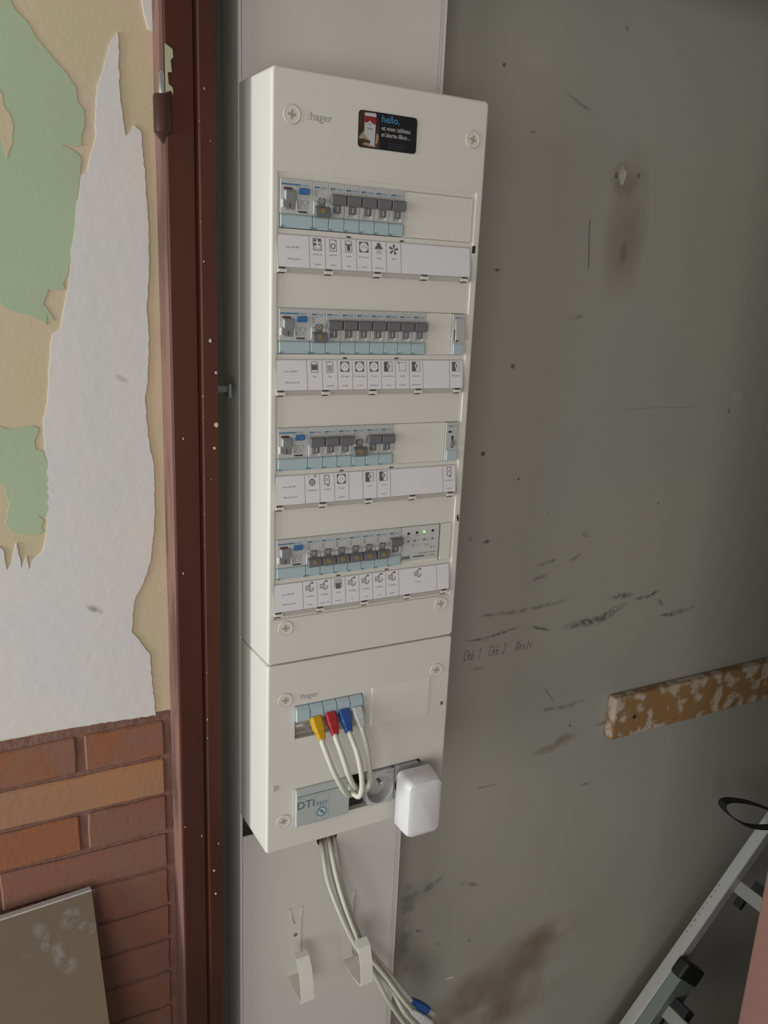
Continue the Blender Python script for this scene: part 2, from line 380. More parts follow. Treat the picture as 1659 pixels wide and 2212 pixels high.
SCUFFS = [
 ('scuff', .007, [(0.3668, -0.0923), (0.3934, -0.0951), (0.4194, -0.0954), (0.4533, -0.089), (0.4837, -0.085)]),
 ('scuff', .007, [(0.4948, -0.0867), (0.5435, -0.1024)]),
 ('scuff', .020, [(0.5606, -0.101), (0.6013, -0.099), (0.6345, -0.0998), (0.6613, -0.0946), (0.6854, -0.0828), (0.7124, -0.0739)]),
 ('scuffl', .008, [(0.3944, -0.0565), (0.429, -0.057), (0.4772, -0.0586), (0.5304, -0.0558), (0.568, -0.053), (0.6017, -0.043)]),
 ('scuff', .007, [(0.3968, -0.0554), (0.4133, -0.0563), (0.4307, -0.0565)]),
 ('scuff', .012, [(0.6627, -0.0628), (0.6894, -0.0614), (0.7191, -0.0628)]),
 ('scuff', .009, [(0.7154, -0.0726), (0.7527, -0.0708), (0.7839, -0.0611)]),
 ('scuffl', .012, [(0.7817, -0.1115), (0.8215, -0.1139), (0.8837, -0.1048)]),
 ('scuff', .007, [(0.784, -0.1119), (0.8214, -0.1129)]),
 ('scuff', .008, [(0.7793, -0.098), (0.7807, -0.0807), (0.7922, -0.0954)]),
 ('scuffl', .009, [(0.4974, 0.0137), (0.5198, 0.0173), (0.5453, 0.0222)]),
 ('scuffl', .008, [(0.5651, 0.0145), (0.5788, 0.0192), (0.5902, 0.0275)]),
 ('scuffl', .008, [(0.4844, -0.0165), (0.5042, -0.0065), (0.5269, -0.003)]),
 ('scuff', .009, [(0.3905, 0.0645), (0.409, 0.0648)]), ('scuffl', .012, [(0.3648, 0.0757), (0.3754, 0.0675)]),
 ('scuffl', .012, [(0.5846, 0.0618), (0.6039, 0.0544)]),
 ('scuffl', .010, [(0.5219, -0.2462), (0.5912, -0.2512), (0.6396, -0.246)]), ('scuffl', .010, [(0.6633, -0.3033), (0.7002, -0.2995)]),
 ('pencil', .0011, [(0.5435, -0.2077), (0.563, -0.2323)]),
 ('scuffl', .006, [(0.3845, -0.1431), (0.4197, -0.1463)]),
 ('scuffl', .006, [(0.5135, 0.395), (0.545, 0.4011)]),
 ('pencil', .0014, [(0.5369, 0.5357), (0.5392, 0.5067), (0.5436, 0.4683)]),
 ('scuff', .005, [(0.368, 0.4576), (0.391, 0.4581)]),
 ('scuffl', .006, [(0.4703, 0.6951), (0.4958, 0.6836), (0.5172, 0.6764), (0.5318, 0.6671)]),
 ('scuffl', .005, [(0.417, 0.6392), (0.4311, 0.6374)]), ('scuff', .005, [(0.3011, 0.7261), (0.3023, 0.7196)]),
 ('scuffl', .007, [(0.5665, 0.7928), (0.5701, 0.7808)]), ('scuffl', .006, [(0.6579, 0.3668), (0.6616, 0.3562)]),
 ('scuffl', .006, [(0.4119, -0.3646), (0.4678, -0.3679)]), ('scuffl', .005, [(0.6441, -0.4187), (0.6765, -0.4195)]),
 ('scuffl', .0014, [(0.5994, 0.2606), (0.5995, 0.2599), (0.7474, 0.26), (0.8664, 0.2588)]),
 ('greystain', .014, [(0.3215, -0.5373), (0.3476, -0.5279), (0.3739, -0.5166)]), ('greystain', .012, [(0.3943, -0.5436), (0.4181, -0.5498), (0.446, -0.5649)]),
 ('greystain', .014, [(0.2994, -0.6873), (0.3123, -0.6782)]), ('greystain', .010, [(0.3532, -0.6513), (0.3751, -0.6597)]),
 ('scuff', .006, [(0.4261, -0.6695), (0.4363, -0.6763)]), ('scuff', .006, [(0.3, -0.5434), (0.3045, -0.5604)]), ('scuff', .006, [(0.318, -0.6096), (0.3356, -0.6181)]),
 ('palestain', .010, [(0.3295, -0.5656), (0.3543, -0.5596), (0.3764, -0.5506)]), ('palestain', .007, [(0.4994, -0.7791), (0.5128, -0.7794), (0.5281, -0.7773)]), ('palestain', .007, [(0.3805, -0.7352), (0.4097, -0.7422)]),
 ('brownstain', .02, [(0.5214, -0.3299), (0.5525, -0.3267), (0.5763, -0.3252), (0.59, -0.3131), (0.5996, -0.309), (0.636, -0.3191)]),
]
for mname, w, pts in SCUFFS:
    if mname == 'pencil':
        mb = MB(); pr = Print(mb, lambda x, z, l: (x, YB - 0.0003, z)); pr.line(pts, w, 0); mb.build('scratch', 'pencil', wall_back)
    else: stain('scuff_mark', mname, pts, w, wall_back, YB)
blift = 0.0004
for mname, c, rx, rz, rot in (
 ('brownstain', (0.6073, 0.5241), .045, .13, 0), ('brownstain', (0.5941, 0.5965), .03, .03, 0), ('brownstain', (0.6068, 0.4927), .009, .022, 0),
 
 ('brownstain', (0.4232, 0.3271), .007, .007, 0), ('brownstain', (0.5417, -0.807), .24, .11, 0.25), ('brownstain', (0.4532, -0.8532), .16, .12, 0.2),
 ('brownstain', (0.5991, -0.7457), .10, .05, 0.5), ('greystain', (0.3003, -0.548), .018, .05, 0), ('greystain', (0.2995, -0.612), .016, .05, 0),
 ('brownstain', (0.5945, -0.3168), .02, .012, 0), ('greystain', (0.3303, -0.5357), .03, .02, 0.4), ('palestain', (0.5873, 0.6002), .010, .02, 0), ('palestain', (0.8971, 0.274), .022, .016, 0.2)):
    blift += 0.00012
    blob('stain_patch', mname, c, rx, rz, wall_back, YB, blift, rot)
M['filler'] = mat('wall_filler', (0.60, 0.56, 0.50, 1), 0.9, (0.50, 0.46, 0.40, 1), 60, 0.4, 0.65, bump=0.3, bscale=200)
for c, rx, rz in (((0.5891, 0.6004), .0065, .0125), ((0.8991, 0.2755), .014, .009)):
    MB().prism_y([(c[0] + rx * math.cos(a * .449) * random.uniform(.7, 1.15), c[1] + rz * math.sin(a * .449) * random.uniform(.7, 1.15)) for a in range(14)], YB - .0013, YB + .0002).build('filler_patch', 'filler', wall_back, bevel=.0004, seg=1)
# pencil notes on the wall, in handwriting
STROKES = {'C': [[(.6, .95), (.2, 1), (0, .5), (.2, 0), (.6, .1)]], 'h': [[(0, 1), (.05, 0)], [(.05, .4), (.3, .55), (.4, 0)]],
 'b': [[(0, 1), (0, 0), (.4, .05), (.4, .45), (0, .45)]], '1': [[(0, .75), (.2, 1), (.22, -.1)]], '2': [[(0, .85), (.25, 1), (.4, .75), (0, 0), (.45, .02)]],
 'N': [[(0, 0), (.05, 1), (.45, 0), (.5, 1)]], 'e': [[(0, .3), (.35, .35), (.2, .6), (0, .3), (.3, 0)]], 'u': [[(0, .5), (.1, 0), (.35, .1), (.38, .5)]],
 't': [[(.15, .9), (.18, 0)], [(0, .6), (.35, .62)]], 'r': [[(0, .5), (.03, 0)], [(.03, .35), (.3, .5)]], '.': [[(0, 0), (.05, .05)]], ' ': []}
mb = MB(); pr = Print(mb, lambda x, z, l: (x, YB - 0.0003, z))
wx = (0.3747, -0.1271)
cx_ = wx[0]
for ch in 'Chb 1  Chb 2   Neutr.':
    for st in STROKES[ch]:
        pr.line([(cx_ + a * .0095 + b * .003, wx[1] + b * .0165) for a, b in st], .0009, 0)
    cx_ += .0072 if ch != ' ' else .006
mb.build('pencil_note', 'pencil', wall_back)

# left wall: beige backing, white plaster patch, green paint remains, brick below
zt = -0.0854   # top of the brickwork
XF = -0.0892         # where the frame meets the wall
wall_left = MB().box(-2.4, XF + 0.004, YL, YL + 0.07, zt, CEIL).box(-2.4, XF + 0.004, YL + 0.002, YL + 0.07, FLOOR, zt, 1).build('wall_left', ['beige', 'mortar'])
tag(wall_left, kind='structure')
def jag(pts, amp, step=0.004):
    out = []
    P = [Vector(p) for p in pts]
    for a, b in zip(P, P[1:] + P[:1]):
        n = max(1, int((b - a).length / step)); d = (b - a); nn = Vector((-d.y, d.x)).normalized() if d.length else Vector((0, 0))
        for k in range(n):
            out.append(tuple(a.lerp(b, k / n) + nn * random.uniform(-amp, amp) * (1 if k else 0.3)))
    return out
def patch(name, mname, pts, thick, amp=0.0006):
    poly = jag(pts, amp)
    o = MB().prism_y(poly, YL - thick, YL + 0.0005).build(name, mname, wall_left, tri=True)
    return o
WHITE = [(-0.1235, 0.6564), (-0.1305, 0.6459), (-0.138, 0.6222), (-0.1448, 0.6072), (-0.1476, 0.5827), (-0.1488, 0.5576), (-0.1539, 0.5425), (-0.1587, 0.5256), (-0.1641, 0.522), (-0.1683, 0.4991), (-0.173, 0.4687), (-0.1777, 0.4452), (-0.1816, 0.4137), (-0.1878, 0.39), (-0.1914, 0.3722), (-0.1998, 0.3655), (-0.2027, 0.3477), (-0.209, 0.2932), (-0.2141, 0.2748), (-0.2141, 0.2447), (-0.2122, 0.2296), (-0.2147, 0.1792), (-0.2189, 0.1478), (-0.2225, 0.1344), (-0.2348, 0.1236), (-0.2377, 0.1144), (-0.2395, 0.1305), (-0.2454, 0.1174), (-0.2481, 0.146), (-0.2556, 0.1218), (-0.2596, 0.117), (-0.2612, 0.1391), (-0.2654, 0.1437), (-0.2783, 0.1373), (-0.4366, 0.138), (-0.4616, -0.0787), (-0.2805, -0.0832), (-0.232, -0.0836), (-0.1812, -0.0853), (-0.1495, -0.0867), (-0.108, -0.0888), (-0.1107, -0.0497), (-0.1127, -0.0062), (-0.1225, 0.0098), (-0.1321, 0.0249), (-0.1302, 0.0491), (-0.1269, 0.0659), (-0.1163, 0.0863), (-0.1093, 0.1071), (-0.1049, 0.1325), (-0.1017, 0.1699), (-0.1012, 0.2213), (-0.1052, 0.2437), (-0.1074, 0.2714), (-0.1085, 0.3007), (-0.1049, 0.3199), (-0.103, 0.3484), (-0.1025, 0.3671), (-0.1041, 0.3924), (-0.1004, 0.4336), (-0.0994, 0.4817), (-0.1011, 0.5206), (-0.1029, 0.551), (-0.1042, 0.5688), (-0.1109, 0.5745), (-0.1152, 0.5679), (-0.1195, 0.5631), (-0.1216, 0.5783), (-0.1235, 0.6001), (-0.1237, 0.6289), (-0.1229, 0.6487)]
patch('plaster_patch', 'plaster', WHITE, 0.0014)
patch('plaster_patch', 'plaster', [(-0.0997, 0.7049), (-0.0994, 0.6889), (-0.0976, 0.6754), (-0.0939, 0.6637), (-0.089, 0.6624), (-0.0877, 0.7071)], 0.0014, 0.0005)
GREEN = [(-0.222, 0.6784), (-0.2189, 0.6676), (-0.2151, 0.6603), (-0.2042, 0.6502), (-0.1969, 0.6381), (-0.185, 0.6249), (-0.1727, 0.6131), (-0.1645, 0.6004), (-0.1642, 0.5901), (-0.1581, 0.5826), (-0.1589, 0.5666), (-0.1624, 0.556), (-0.1619, 0.5497), (-0.1693, 0.548), (-0.1805, 0.5481), (-0.1674, 0.5423), (-0.1633, 0.5385), (-0.166, 0.5188), (-0.1679, 0.5069), (-0.1721, 0.4688), (-0.1779, 0.442), (-0.1829, 0.4232), (-0.1868, 0.4167), (-0.1849, 0.4108), (-0.1942, 0.4095), (-0.2008, 0.4102), (-0.2069, 0.3958), (-0.2028, 0.3905), (-0.1969, 0.3791), (-0.2041, 0.3845), (-0.205, 0.3752), (-0.2109, 0.3797), (-0.2181, 0.3836), (-0.233, 0.3864), (-0.2412, 0.3898), (-0.2468, 0.3945), (-0.2713, 0.3973), (-0.3175, 0.4119), (-0.4031, 0.4282), (-0.3776, 0.6498)]
patch('green_paint_layer', 'green', GREEN, 0.0007)
patch('green_paint_layer', 'green', [(-0.2554, 0.2718), (-0.2491, 0.2687), (-0.2255, 0.2718), (-0.2203, 0.2697), (-0.2182, 0.2676), (-0.2238, 0.2565), (-0.2226, 0.2461), (-0.2159, 0.2448), (-0.2127, 0.2296), (-0.2131, 0.2069), (-0.215, 0.1736), (-0.2248, 0.1734), (-0.2204, 0.1693), (-0.2228, 0.1602), (-0.2203, 0.1563), (-0.2265, 0.1527), (-0.2416, 0.1542), (-0.2531, 0.1594), (-0.257, 0.1675), (-0.2526, 0.192), (-0.2564, 0.2078), (-0.2596, 0.2135), (-0.2772, 0.2102), (-0.3216, 0.2324), (-0.3272, 0.2609), (-0.281, 0.2727)], 0.0007)
patch('beige_bare_spot', 'beige', [(-0.2368, 0.5912), (-0.233, 0.5893), (-0.2313, 0.5848), (-0.2311, 0.5772), (-0.226, 0.5699), (-0.2235, 0.5588), (-0.2256, 0.5447), (-0.2311, 0.5296), (-0.2337, 0.5393), (-0.2358, 0.5488), (-0.2397, 0.5508)], 0.0010)
for m_, c_, rx_, rz_ in (('greystain', (-0.1744, 0.0612), .012, .004), ('brownstain', (-0.1329, 0.3196), .008, .004), ('scuffl', (-0.1721, 0.0575), .012, .0035)):
    blob('wall_mark', m_, c_, rx_, rz_, wall_left, YL - 0.0014, rot=-0.5)

zc = [-0.0967, -0.1488, -0.2022, -0.2565, -0.3104, -0.3672, -0.4199, -0.4725, -0.5285]
while zc[-1] > FLOOR + 0.06: zc.append(zc[-1] - 0.0515)
xj = -0.1971
for i in range(len(zc) - 1):
    z1, z0 = zc[i] - 0.0024, zc[i + 1] + 0.0024
    joints = [XF - 0.0045]
    if i % 2 == 0: joints += [xj]
    while joints[-1] > -2.2: joints.append(joints[-1] - 0.205)
    for k in range(len(joints) - 1):
        x1, x0 = joints[k] - 0.0045, joints[k + 1] + 0.0045
        if x1 < -1.2 and random.random() < 0: continue
        mn = 'brick'
        if i == 1 and k == 0: mn = 'brickor'
        elif (i, k) in ((0, 1), (2, 1), (0, 0)): mn = 'brickmix'
        elif random.random() < 0.12 and x0 < -0.4: mn = 'brickmix'
        y0 = YL - 0.0008 - random.uniform(0, 0.0012)
        # irregular outline
        def ed(a, b, n):
            return [(a[0] + (b[0] - a[0]) * t / n + random.uniform(-.0010, .0010), a[1] + (b[1] - a[1]) * t / n + random.uniform(-.0010, .0010)) for t in range(n)]
        c = [(x0, z0), (x1, z0), (x1, z1), (x0, z1)]
        if k * 0.2 < 0.7:
            out = ed(c[0], c[1], 6) + ed(c[1], c[2], 2) + ed(c[2], c[3], 6) + ed(c[3], c[0], 2)
        else: out = c
        MB().prism_y(out, y0, YL + 0.004).build('brick', mn, wall_left, bevel=0.0022 if k < 3 else 0, seg=1, angle=50)

# left door frame
YF = 0.0545
trim_1 = MB()
trim_1.prism_z([(XF, YL + 0.02), (XF, YF + 0.0015), (XF + 0.0015, YF), (-0.0616, YF), (-0.0593, YF + 0.003), (-0.0577, YF + 0.003), (-0.0575, YF - 0.003), (-0.0565, YF - 0.0045), (-0.0417, YF - 0.0045), (-0.0407, YF - 0.0035), (-0.0407, YL + 0.02)], FLOOR, CEIL)
trim_1 = trim_1.build('trim_1', 'frame'); tag(trim_1, kind='structure')
MB().box(XF - 0.0006, XF + 0.0002, YF + 0.002, YL + 0.001, FLOOR, CEIL).build('worn_side_strip', 'frameside', trim_1)
MB().box(-0.0407, -0.0330, 0.082, YB - 0.001, FLOOR, CEIL).build('frame_back_edge', 'frameback', trim_1)
MB().box(-0.6, -0.0407, 0.1455, YB - 0.001, FLOOR, CEIL).build('wall_corner', 'wallgrey', trim_1)
hz = [0.5985, 0.5545, 0.6191, 0.6006]
hx, hy = XF - 0.001, YF + 0.006
def ring(x, y, r, z, n=14): return [(x + r * math.cos(6.28319 * k / n), y + r * math.sin(6.28319 * k / n), z) for k in range(n)]
MB().loft([ring(hx, hy, .0085, hz[0]), ring(hx, hy, .0095, hz[0] - .002), ring(hx, hy, .0095, hz[1] + .010), ring(hx, hy, .006, hz[1] + .006), ring(hx, hy, .0015, hz[1])]).build('hinge_knuckle', 'hinge', trim_1, smooth=True)
MB().loft([ring(hx, hy, .0042, hz[0]), ring(hx, hy, .0042, hz[2] - .002), ring(hx, hy, .003, hz[2])]).build('hinge_pin', 'metal', trim_1, smooth=True)
# flaked edge: older paint showing
fl = [0.6427, 0.6001]
poly = [(XF + .001, fl[0]), (XF + .008, fl[0] - .004), (XF + .0085, fl[0] - .011), (XF + .006, fl[0] - .014), (XF + .007, fl[0] - .024), (XF + .003, fl[0] - .025), (XF + .0035, fl[0] - .035), (XF + .0075, fl[0] - .038), (XF + .008, fl[0] - .044), (XF + .006, fl[1] + .002), (XF + .001, fl[1])]
MB().prism_y(poly, YF - 0.0006, YF + 0.0004).build('flaked_paint', 'chip', trim_1, tri=True)
mb = MB()
for k in range(24):
    z = random.uniform(-.75, .62); side = random.random()
    x, y = (-0.0571, YF - 0.004) if side < .55 else ((random.uniform(-.056, -.043), YF - 0.0046) if side < .8 else (random.uniform(XF + .003, -.064), YF))
    r = random.choice((.0003, .0004, .0006, .0008))
    q = random.uniform(1, 2.2); mb.prism_y([(x + r * math.cos(a) * random.uniform(.7, 1.2), z + q * r * math.sin(a) * random.uniform(.7, 1.2)) for a in (0, .9, 1.8, 2.7, 3.6, 4.5, 5.4)], y - .0003, y + .0006)
for (x, z), r in zip([(-0.0488, 0.3644), (-0.0431, 0.2742), (-0.0431, 0.3308), (-0.0455, 0.2486), (-0.0517, -0.2939), (-0.0497, -0.3293)], (.0022, .0032, .0018, .0018, .0018, .002)):
    mb.prism_y([(x + .8 * r * math.cos(a) * random.uniform(.7, 1.2), z + r * math.sin(a) * random.uniform(.7, 1.2)) for a in (0, .9, 1.8, 2.7, 3.6, 4.5, 5.4)], YF - .0050, YF - .0040)
o = mb.build('paint_splashes', 'splash', trim_1); tag(o, kind='stuff')
bz = 0.3084
MB().tube([(-0.036, .090, bz), (-0.016, .090, bz)], .0045, 8).box(-0.019, -0.016, .082, .098, bz - .009, bz + .006).build('strike_bolt', 'aludark', trim_1)

# right post near the camera, and an unseen wall added to dim the alcove's right
px0 = 0.5999
o = MB().box(px0, px0 + 0.09, -0.33, -0.25, FLOOR, CEIL).build('trim_2', 'pinkpost', bevel=0.004, seg=3, smooth=True); tag(o, kind='structure')
o = MB().box(px0 + 0.09, 2.6, -0.32, -0.26, FLOOR, CEIL).build('added_wall_right', 'ceil'); tag(o, kind='structure')

o = MB().box(-0.09, 2.6, -0.34, 0.0, 0.82, CEIL).build('added_lintel', 'ceil'); tag(o, kind='structure')  # unseen lintel, added to darken the top of the grey wall

# ------------------------------------------------------------------ cable trunking
trunk = thing('cable_trunking', 'tall white plastic cable trunking fixed to grey wall behind the distribution boards', 'trunking', (0.12, YB, FLOOR))
g0, g1 = -0.0045, 0.2432
MB().box(g0, g1, YB - 0.004, YB - 0.0002, FLOOR + 0.001, CEIL - 0.001).box(g0, g0 + 0.0035, 0.0912, YB - 0.004, FLOOR + 0.001, CEIL - 0.001).box(g1 - 0.0035, g1, 0.0912, YB - 0.004, FLOOR + 0.001, CEIL - 0.001).build('trunking_base', 'cover', trunk)
def cover_part(z0, z1, hole=None):
    x0, x1 = g0 + 0.0042, g1 - 0.0042
    o = MB().box(x0, x1, 0.0914, 0.0934, z0, z1).build('trunking_cover', 'cover', trunk)
    return o
zlo = -0.2890
cover_part(0.58, CEIL - 0.002)
lower = cover_part(FLOOR + 0.002, zlo)
hc = (0.1230, -0.3255)
cc = MB().cyl_y(hc[0], hc[1], 0.0162, 0.08, 0.1, 32)
for x, z in ((0.0697, -.4290), (0.0880, -.4310), (0.1530, -.4290), (0.1711, -.4310)): cc.cyl_y(x, z, .0016, 0.08, 0.1, 8)
cc.v = [(x - 0.12, y - YB, z - FLOOR) for x, y, z in cc.v]
cb = cc.build('cutter', 'dark'); cb.location = (0.12, YB, FLOOR); bpy.context.view_layer.update()
cut_with(lower, cb)
for za, zb_ in ((FLOOR + 0.002, zlo), (0.63, CEIL - 0.002)): MB().box(g1 - 0.0085, g1 - 0.0078, 0.0910, 0.0916, za, zb_).build('cover_groove', 'holder', trunk)

# ------------------------------------------------------------------ enclosures
def outline(x0, x1, z0, z1, r, y, n=5):
    pts = []
    for cx, cz, a in ((x1 - r, z1 - r, 0), (x0 + r, z1 - r, 90), (x0 + r, z0 + r, 180), (x1 - r, z0 + r, 270)):
        for k in range(n):
            t = math.radians(a + 90 * k / (n - 1)); pts.append((cx + r * math.cos(t), y, cz + r * math.sin(t)))
    return pts
def height_field(mb, xs, zs, yf, y_out, mi=0):
    """stepped front: each grid cell lies at its own depth, walls join neighbours"""
    nx, nz = len(xs) - 1, len(zs) - 1
    Y = [[yf((xs[i] + xs[i + 1]) / 2, (zs[j] + zs[j + 1]) / 2) for j in range(nz)] for i in range(nx)]
    for i in range(nx):
        for j in range(nz):
            y = Y[i][j]; a, b, c, d = xs[i], xs[i + 1], zs[j], zs[j + 1]
            mb.face([(a, y, c), (b, y, c), (b, y, d), (a, y, d)], mi)
            yr = Y[i + 1][j] if i + 1 < nx else y_out
            if abs(yr - y) > 1e-7: mb.face([(b, y, c), (b, yr, c), (b, yr, d), (b, y, d)], mi)
            yu = Y[i][j + 1] if j + 1 < nz else y_out
            if abs(yu - y) > 1e-7: mb.face([(a, y, d), (b, y, d), (b, yu, d), (a, yu, d)], mi)
            if i == 0 and abs(y - y_out) > 1e-7: mb.face([(a, y, c), (a, y, d), (a, y_out, d), (a, y_out, c)], mi)
            if j == 0 and abs(y - y_out) > 1e-7: mb.face([(a, y, c), (b, y, c), (b, y_out, c), (a, y_out, c)], mi)
W_ = 0.25
def enclosure(name, root, z0, z1, xs, zs, yf, rt, rb, back_bottom=None):
    mb = MB(); loops = []
    IN = 0.0065
    loops.append(outline(-0.0036, W_ + 0.0036, z0, z1, 0.0015, 0.0908))
    loops.append(outline(-0.0002, W_ + 0.0002, z0, z1, rt, 0.0035))
    f = 0.0028
    for t in (25, 50, 75, 90):
        a = math.radians(t); ins = f * (1 - math.cos(a)); y = 0.0035 - f * math.sin(a) - (0.0007 if t == 90 else 0)
        loops.append(outline(ins, W_ - ins, z0 + ins, z1 - ins, max(rt - ins, 0.0002), 0.0028 - f * math.sin(a)))
    loops.append(outline(IN, W_ - IN, z0 + IN, z1 - IN, 0.0, 0.0))
    mb.loft(loops, 0, cap0=False, cap1=False)
    height_field(mb, xs, zs, yf, 0.0)
    return mb.build(name, 'case', root, smooth=False)
def screw(root, x, z, y=0.0):
    s = MB().loft([[(x + r * math.cos(6.28319 * k / 28), yy, z + r * math.sin(6.28319 * k / 28)) for k in range(28)] for r, yy in ((.0089, y + .0003), (.0089, y - .0004), (.0083, y - .0008), (.0078, y - .0005))]).build('screw', 'case', root)
    a = random.uniform(-.35, .35)
    mb = MB()
    for q in (a, a + math.pi / 2):
        dx, dz = math.cos(q) * .0042, math.sin(q) * .0042; ex, ez = -math.sin(q) * .0012, math.cos(q) * .0012
        mb.hull_box((x, y - .0004, z), (dx, 0, dz), (0, .0003 + (.00006 if q > a else 0), 0), (ex, 0, ez))
    mb.build('cross_slot', 'tan', s)
    MB_ring = MB()
    pr = Print(MB_ring, lambda a_, b_, l: (a_, y - .0002, b_)); pr.ring(x, z, .0094, .0004, 0, n=28); MB_ring.build('seat_ring', 'holder', s)
    return s

# ---- upper board
HT = 0.6275
board = thing('distribution_board', 'tall white four-row electrical distribution board above the smaller white cabinet', 'electrical panel', (0.125, 0.09, 0))
PITCH, ROWTOP, ROWH, X0 = 0.1252, 0.5274, 0.0474, 0.0095
RX0, RX1 = 0.0067, 0.2412
rowtop = [ROWTOP - PITCH * i for i in range(4)]
xs = [0.0065, RX0, 0.0092, 0.2376, RX1, 0.2435]
zs = sorted({0.0071, 0.0565, 0.533, HT - 0.0065} | {t for t in rowtop} | {t - ROWH for t in rowtop})
def yf_upper(x, z):
    for t in rowtop:
        if 0.0092 < x < 0.2376 and t - ROWH < z < t: return 0.032
    if RX0 < x < RX1 and 0.0565 < z < 0.533: return 0.0016
    return 0.0
enclosure('board_cover', board, 0.0006, HT, xs, zs, yf_upper, 0.005, 0.005)
YR = 0.0016
for x, z in ((0.0207, 0.5859), (0.2308, 0.5868), (0.2285, 0.0461), (0.0212, 0.0451)): screw(board, x, z)
def front_print(name, root, fn, mats, y):
    mb = MB(); pr = Print(mb, lambda x, z, l: (x, y - 0.00012 * l, z)); fn(pr); return mb.build(name, mats, root, weld=False)
front_print('logo_print', board, lambda p: p.text(':hager', 0.0383, 0.5835, 0.0105, 0, align='l', sx=1.0), 'greylogo', 0.0)
# sticker
def rrect(x0, x1, z0, z1, r, n=6): return [(p[0], p[2]) for p in outline(x0, x1, z0, z1, r, 0, n)]
sx0, sx1, sz0, sz1 = 0.0928, 0.1607, 0.5645, 0.5995
stk = thing('advert_sticker', 'small black advert sticker with phone picture and blue hello on board top', 'sticker', (0.127, -0.0005, sz0))
MB().prism_y(rrect(sx0, sx1, sz0, sz1, .0035), -0.0008, -0.0001).build('sticker_film', 'sticker', stk)
mb = MB(); pr = Print(mb, lambda x, z, l: (x, -0.0008 - 0.00008 * l, z))
pr.poly([(sx0 + .0008, sz0 + .003), (sx0 + .003, sz0 + .0008), (sx0 + .0243, sz0 + .0008), (sx0 + .0225, sz1 - .0008), (sx0 + .003, sz1 - .0008), (sx0 + .0008, sz1 - .003)], 0)
pr.poly([(sx0 + .001, sz0 + .010), (sx0 + .006, sz0 + .0155), (sx0 + .0105, sz0 + .013), (sx0 + .0165, sz0 + .008), (sx0 + .012, sz0 + .007), (sx0 + .006, sz0 + .0085), (sx0 + .001, sz0 + .0075)], 1, 3)
pr.poly([(sx0 + .0205, sz0 + .015), (sx0 + .0235, sz0 + .013), (sx0 + .022, sz0 + .006), (sx0 + .0195, sz0 + .004)], 1, 3)
pr.poly([(sx0 + .005, sz0 + .003), (sx0 + .013, sz0 + .0015), (sx0 + .0205, sz0 + .0018), (sx0 + .019, sz0 + .004), (sx0 + .008, sz0 + .005)], 1, 2)
pr.poly([(sx0 + .0065, sz0 + .013), (sx0 + .0135, sz0 + .007), (sx0 + .0135, sz0 + .003), (sx0 + .0185, sz0 + .002), (sx0 + .0198, sz1 - .003), (sx0 + .0185, sz1 - .0015), (sx0 + .0065, sz1 - .002)], 2, 4)
pr.poly([(sx0 + .0066, sz1 - .005), (sx0 + .0197, sz1 - .005), (sx0 + .0195, sz1 - .0122), (sx0 + .0155, sz1 - .0115), (sx0 + .0125, sz1 - .0088), (sx0 + .0098, sz1 - .0112), (sx0 + .0066, sz1 - .0112)], 3, 5)
pr.rect(sx0 + .0122, sz1 - .0138, sx0 + .0128, sz1 - .0118, 7, 6)
pr.rect(sx0 + .009, sz1 - .0165, sx0 + .016, sz1 - .0161, 4, 6)
pr.rect(sx0 + .0105, sz1 - .0176, sx0 + .015, sz1 - .0173, 4, 6)
pr.text('hello,', sx0 + .0265, sz0 + .0262, .0098, 5, align='l')
pr.text('et mon tableau', sx0 + .0265, sz0 + .0188, .0062, 6, maxw=.0335, align='l')
pr.text("m'alerte illico...", sx0 + .0265, sz0 + .0126, .0062, 6, maxw=.0335, align='l')
for k in range(3): pr.rect(sx0 + .0345, sz0 + .0066 - .0022 * k, sx0 + .0345 + (.020, .019, .0175)[k], sz0 + .0071 - .0022 * k, 4)
mb.build('sticker_print', ['stbrown', 'sthand', 'stphone', 'stred', 'stgrey', 'stblue', 'stwhite', 'sticker'], stk, weld=False)

# blanking plates
def blank(x0, x1, z0, z1):
    return MB().box(x0, x1, 0.0012 - 0.0008, 0.012, z0, z1).build('blanking_plate', 'blank', board, bevel=0.0005, seg=1)
rz = [(t - ROWH, t) for t in rowtop]
blank(X0 + 8 * .0175 + .0004, 0.2373, rz[0][0] + .0004, rz[0][1] - .0004)
blank(X0 + 10 * .0175 + .0004, 0.2196, rz[1][0] + .0004, rz[1][1] - .0004)
blank(X0 + 8 * .0175 + .0004, 0.2196, rz[2][0] + .0004, rz[2][1] - .0004)
blank(X0 + 12 * .0175 + .003, 0.2373, rz[3][0] + .0004, rz[3][1] - .0004)
# small latch slots on the board
for t in rowtop:
    for x in (0.0865, 0.1500): MB().box(x - .0024, x + .0024, YR - .0003, YR + .0004, t - .0519, t - .0505).build('latch_slot', 'dark', board)
MB().box(.2412, .2440, -.0004, .0015, .4690, .4770).build('side_latch', 'dark', board)
MB().box(.2440, .2462, -.0004, .0012, .1560, .1610).box(.2448, .2470, -.0004, .0012, .1530, .1570).build('side_latch', 'dark', board)

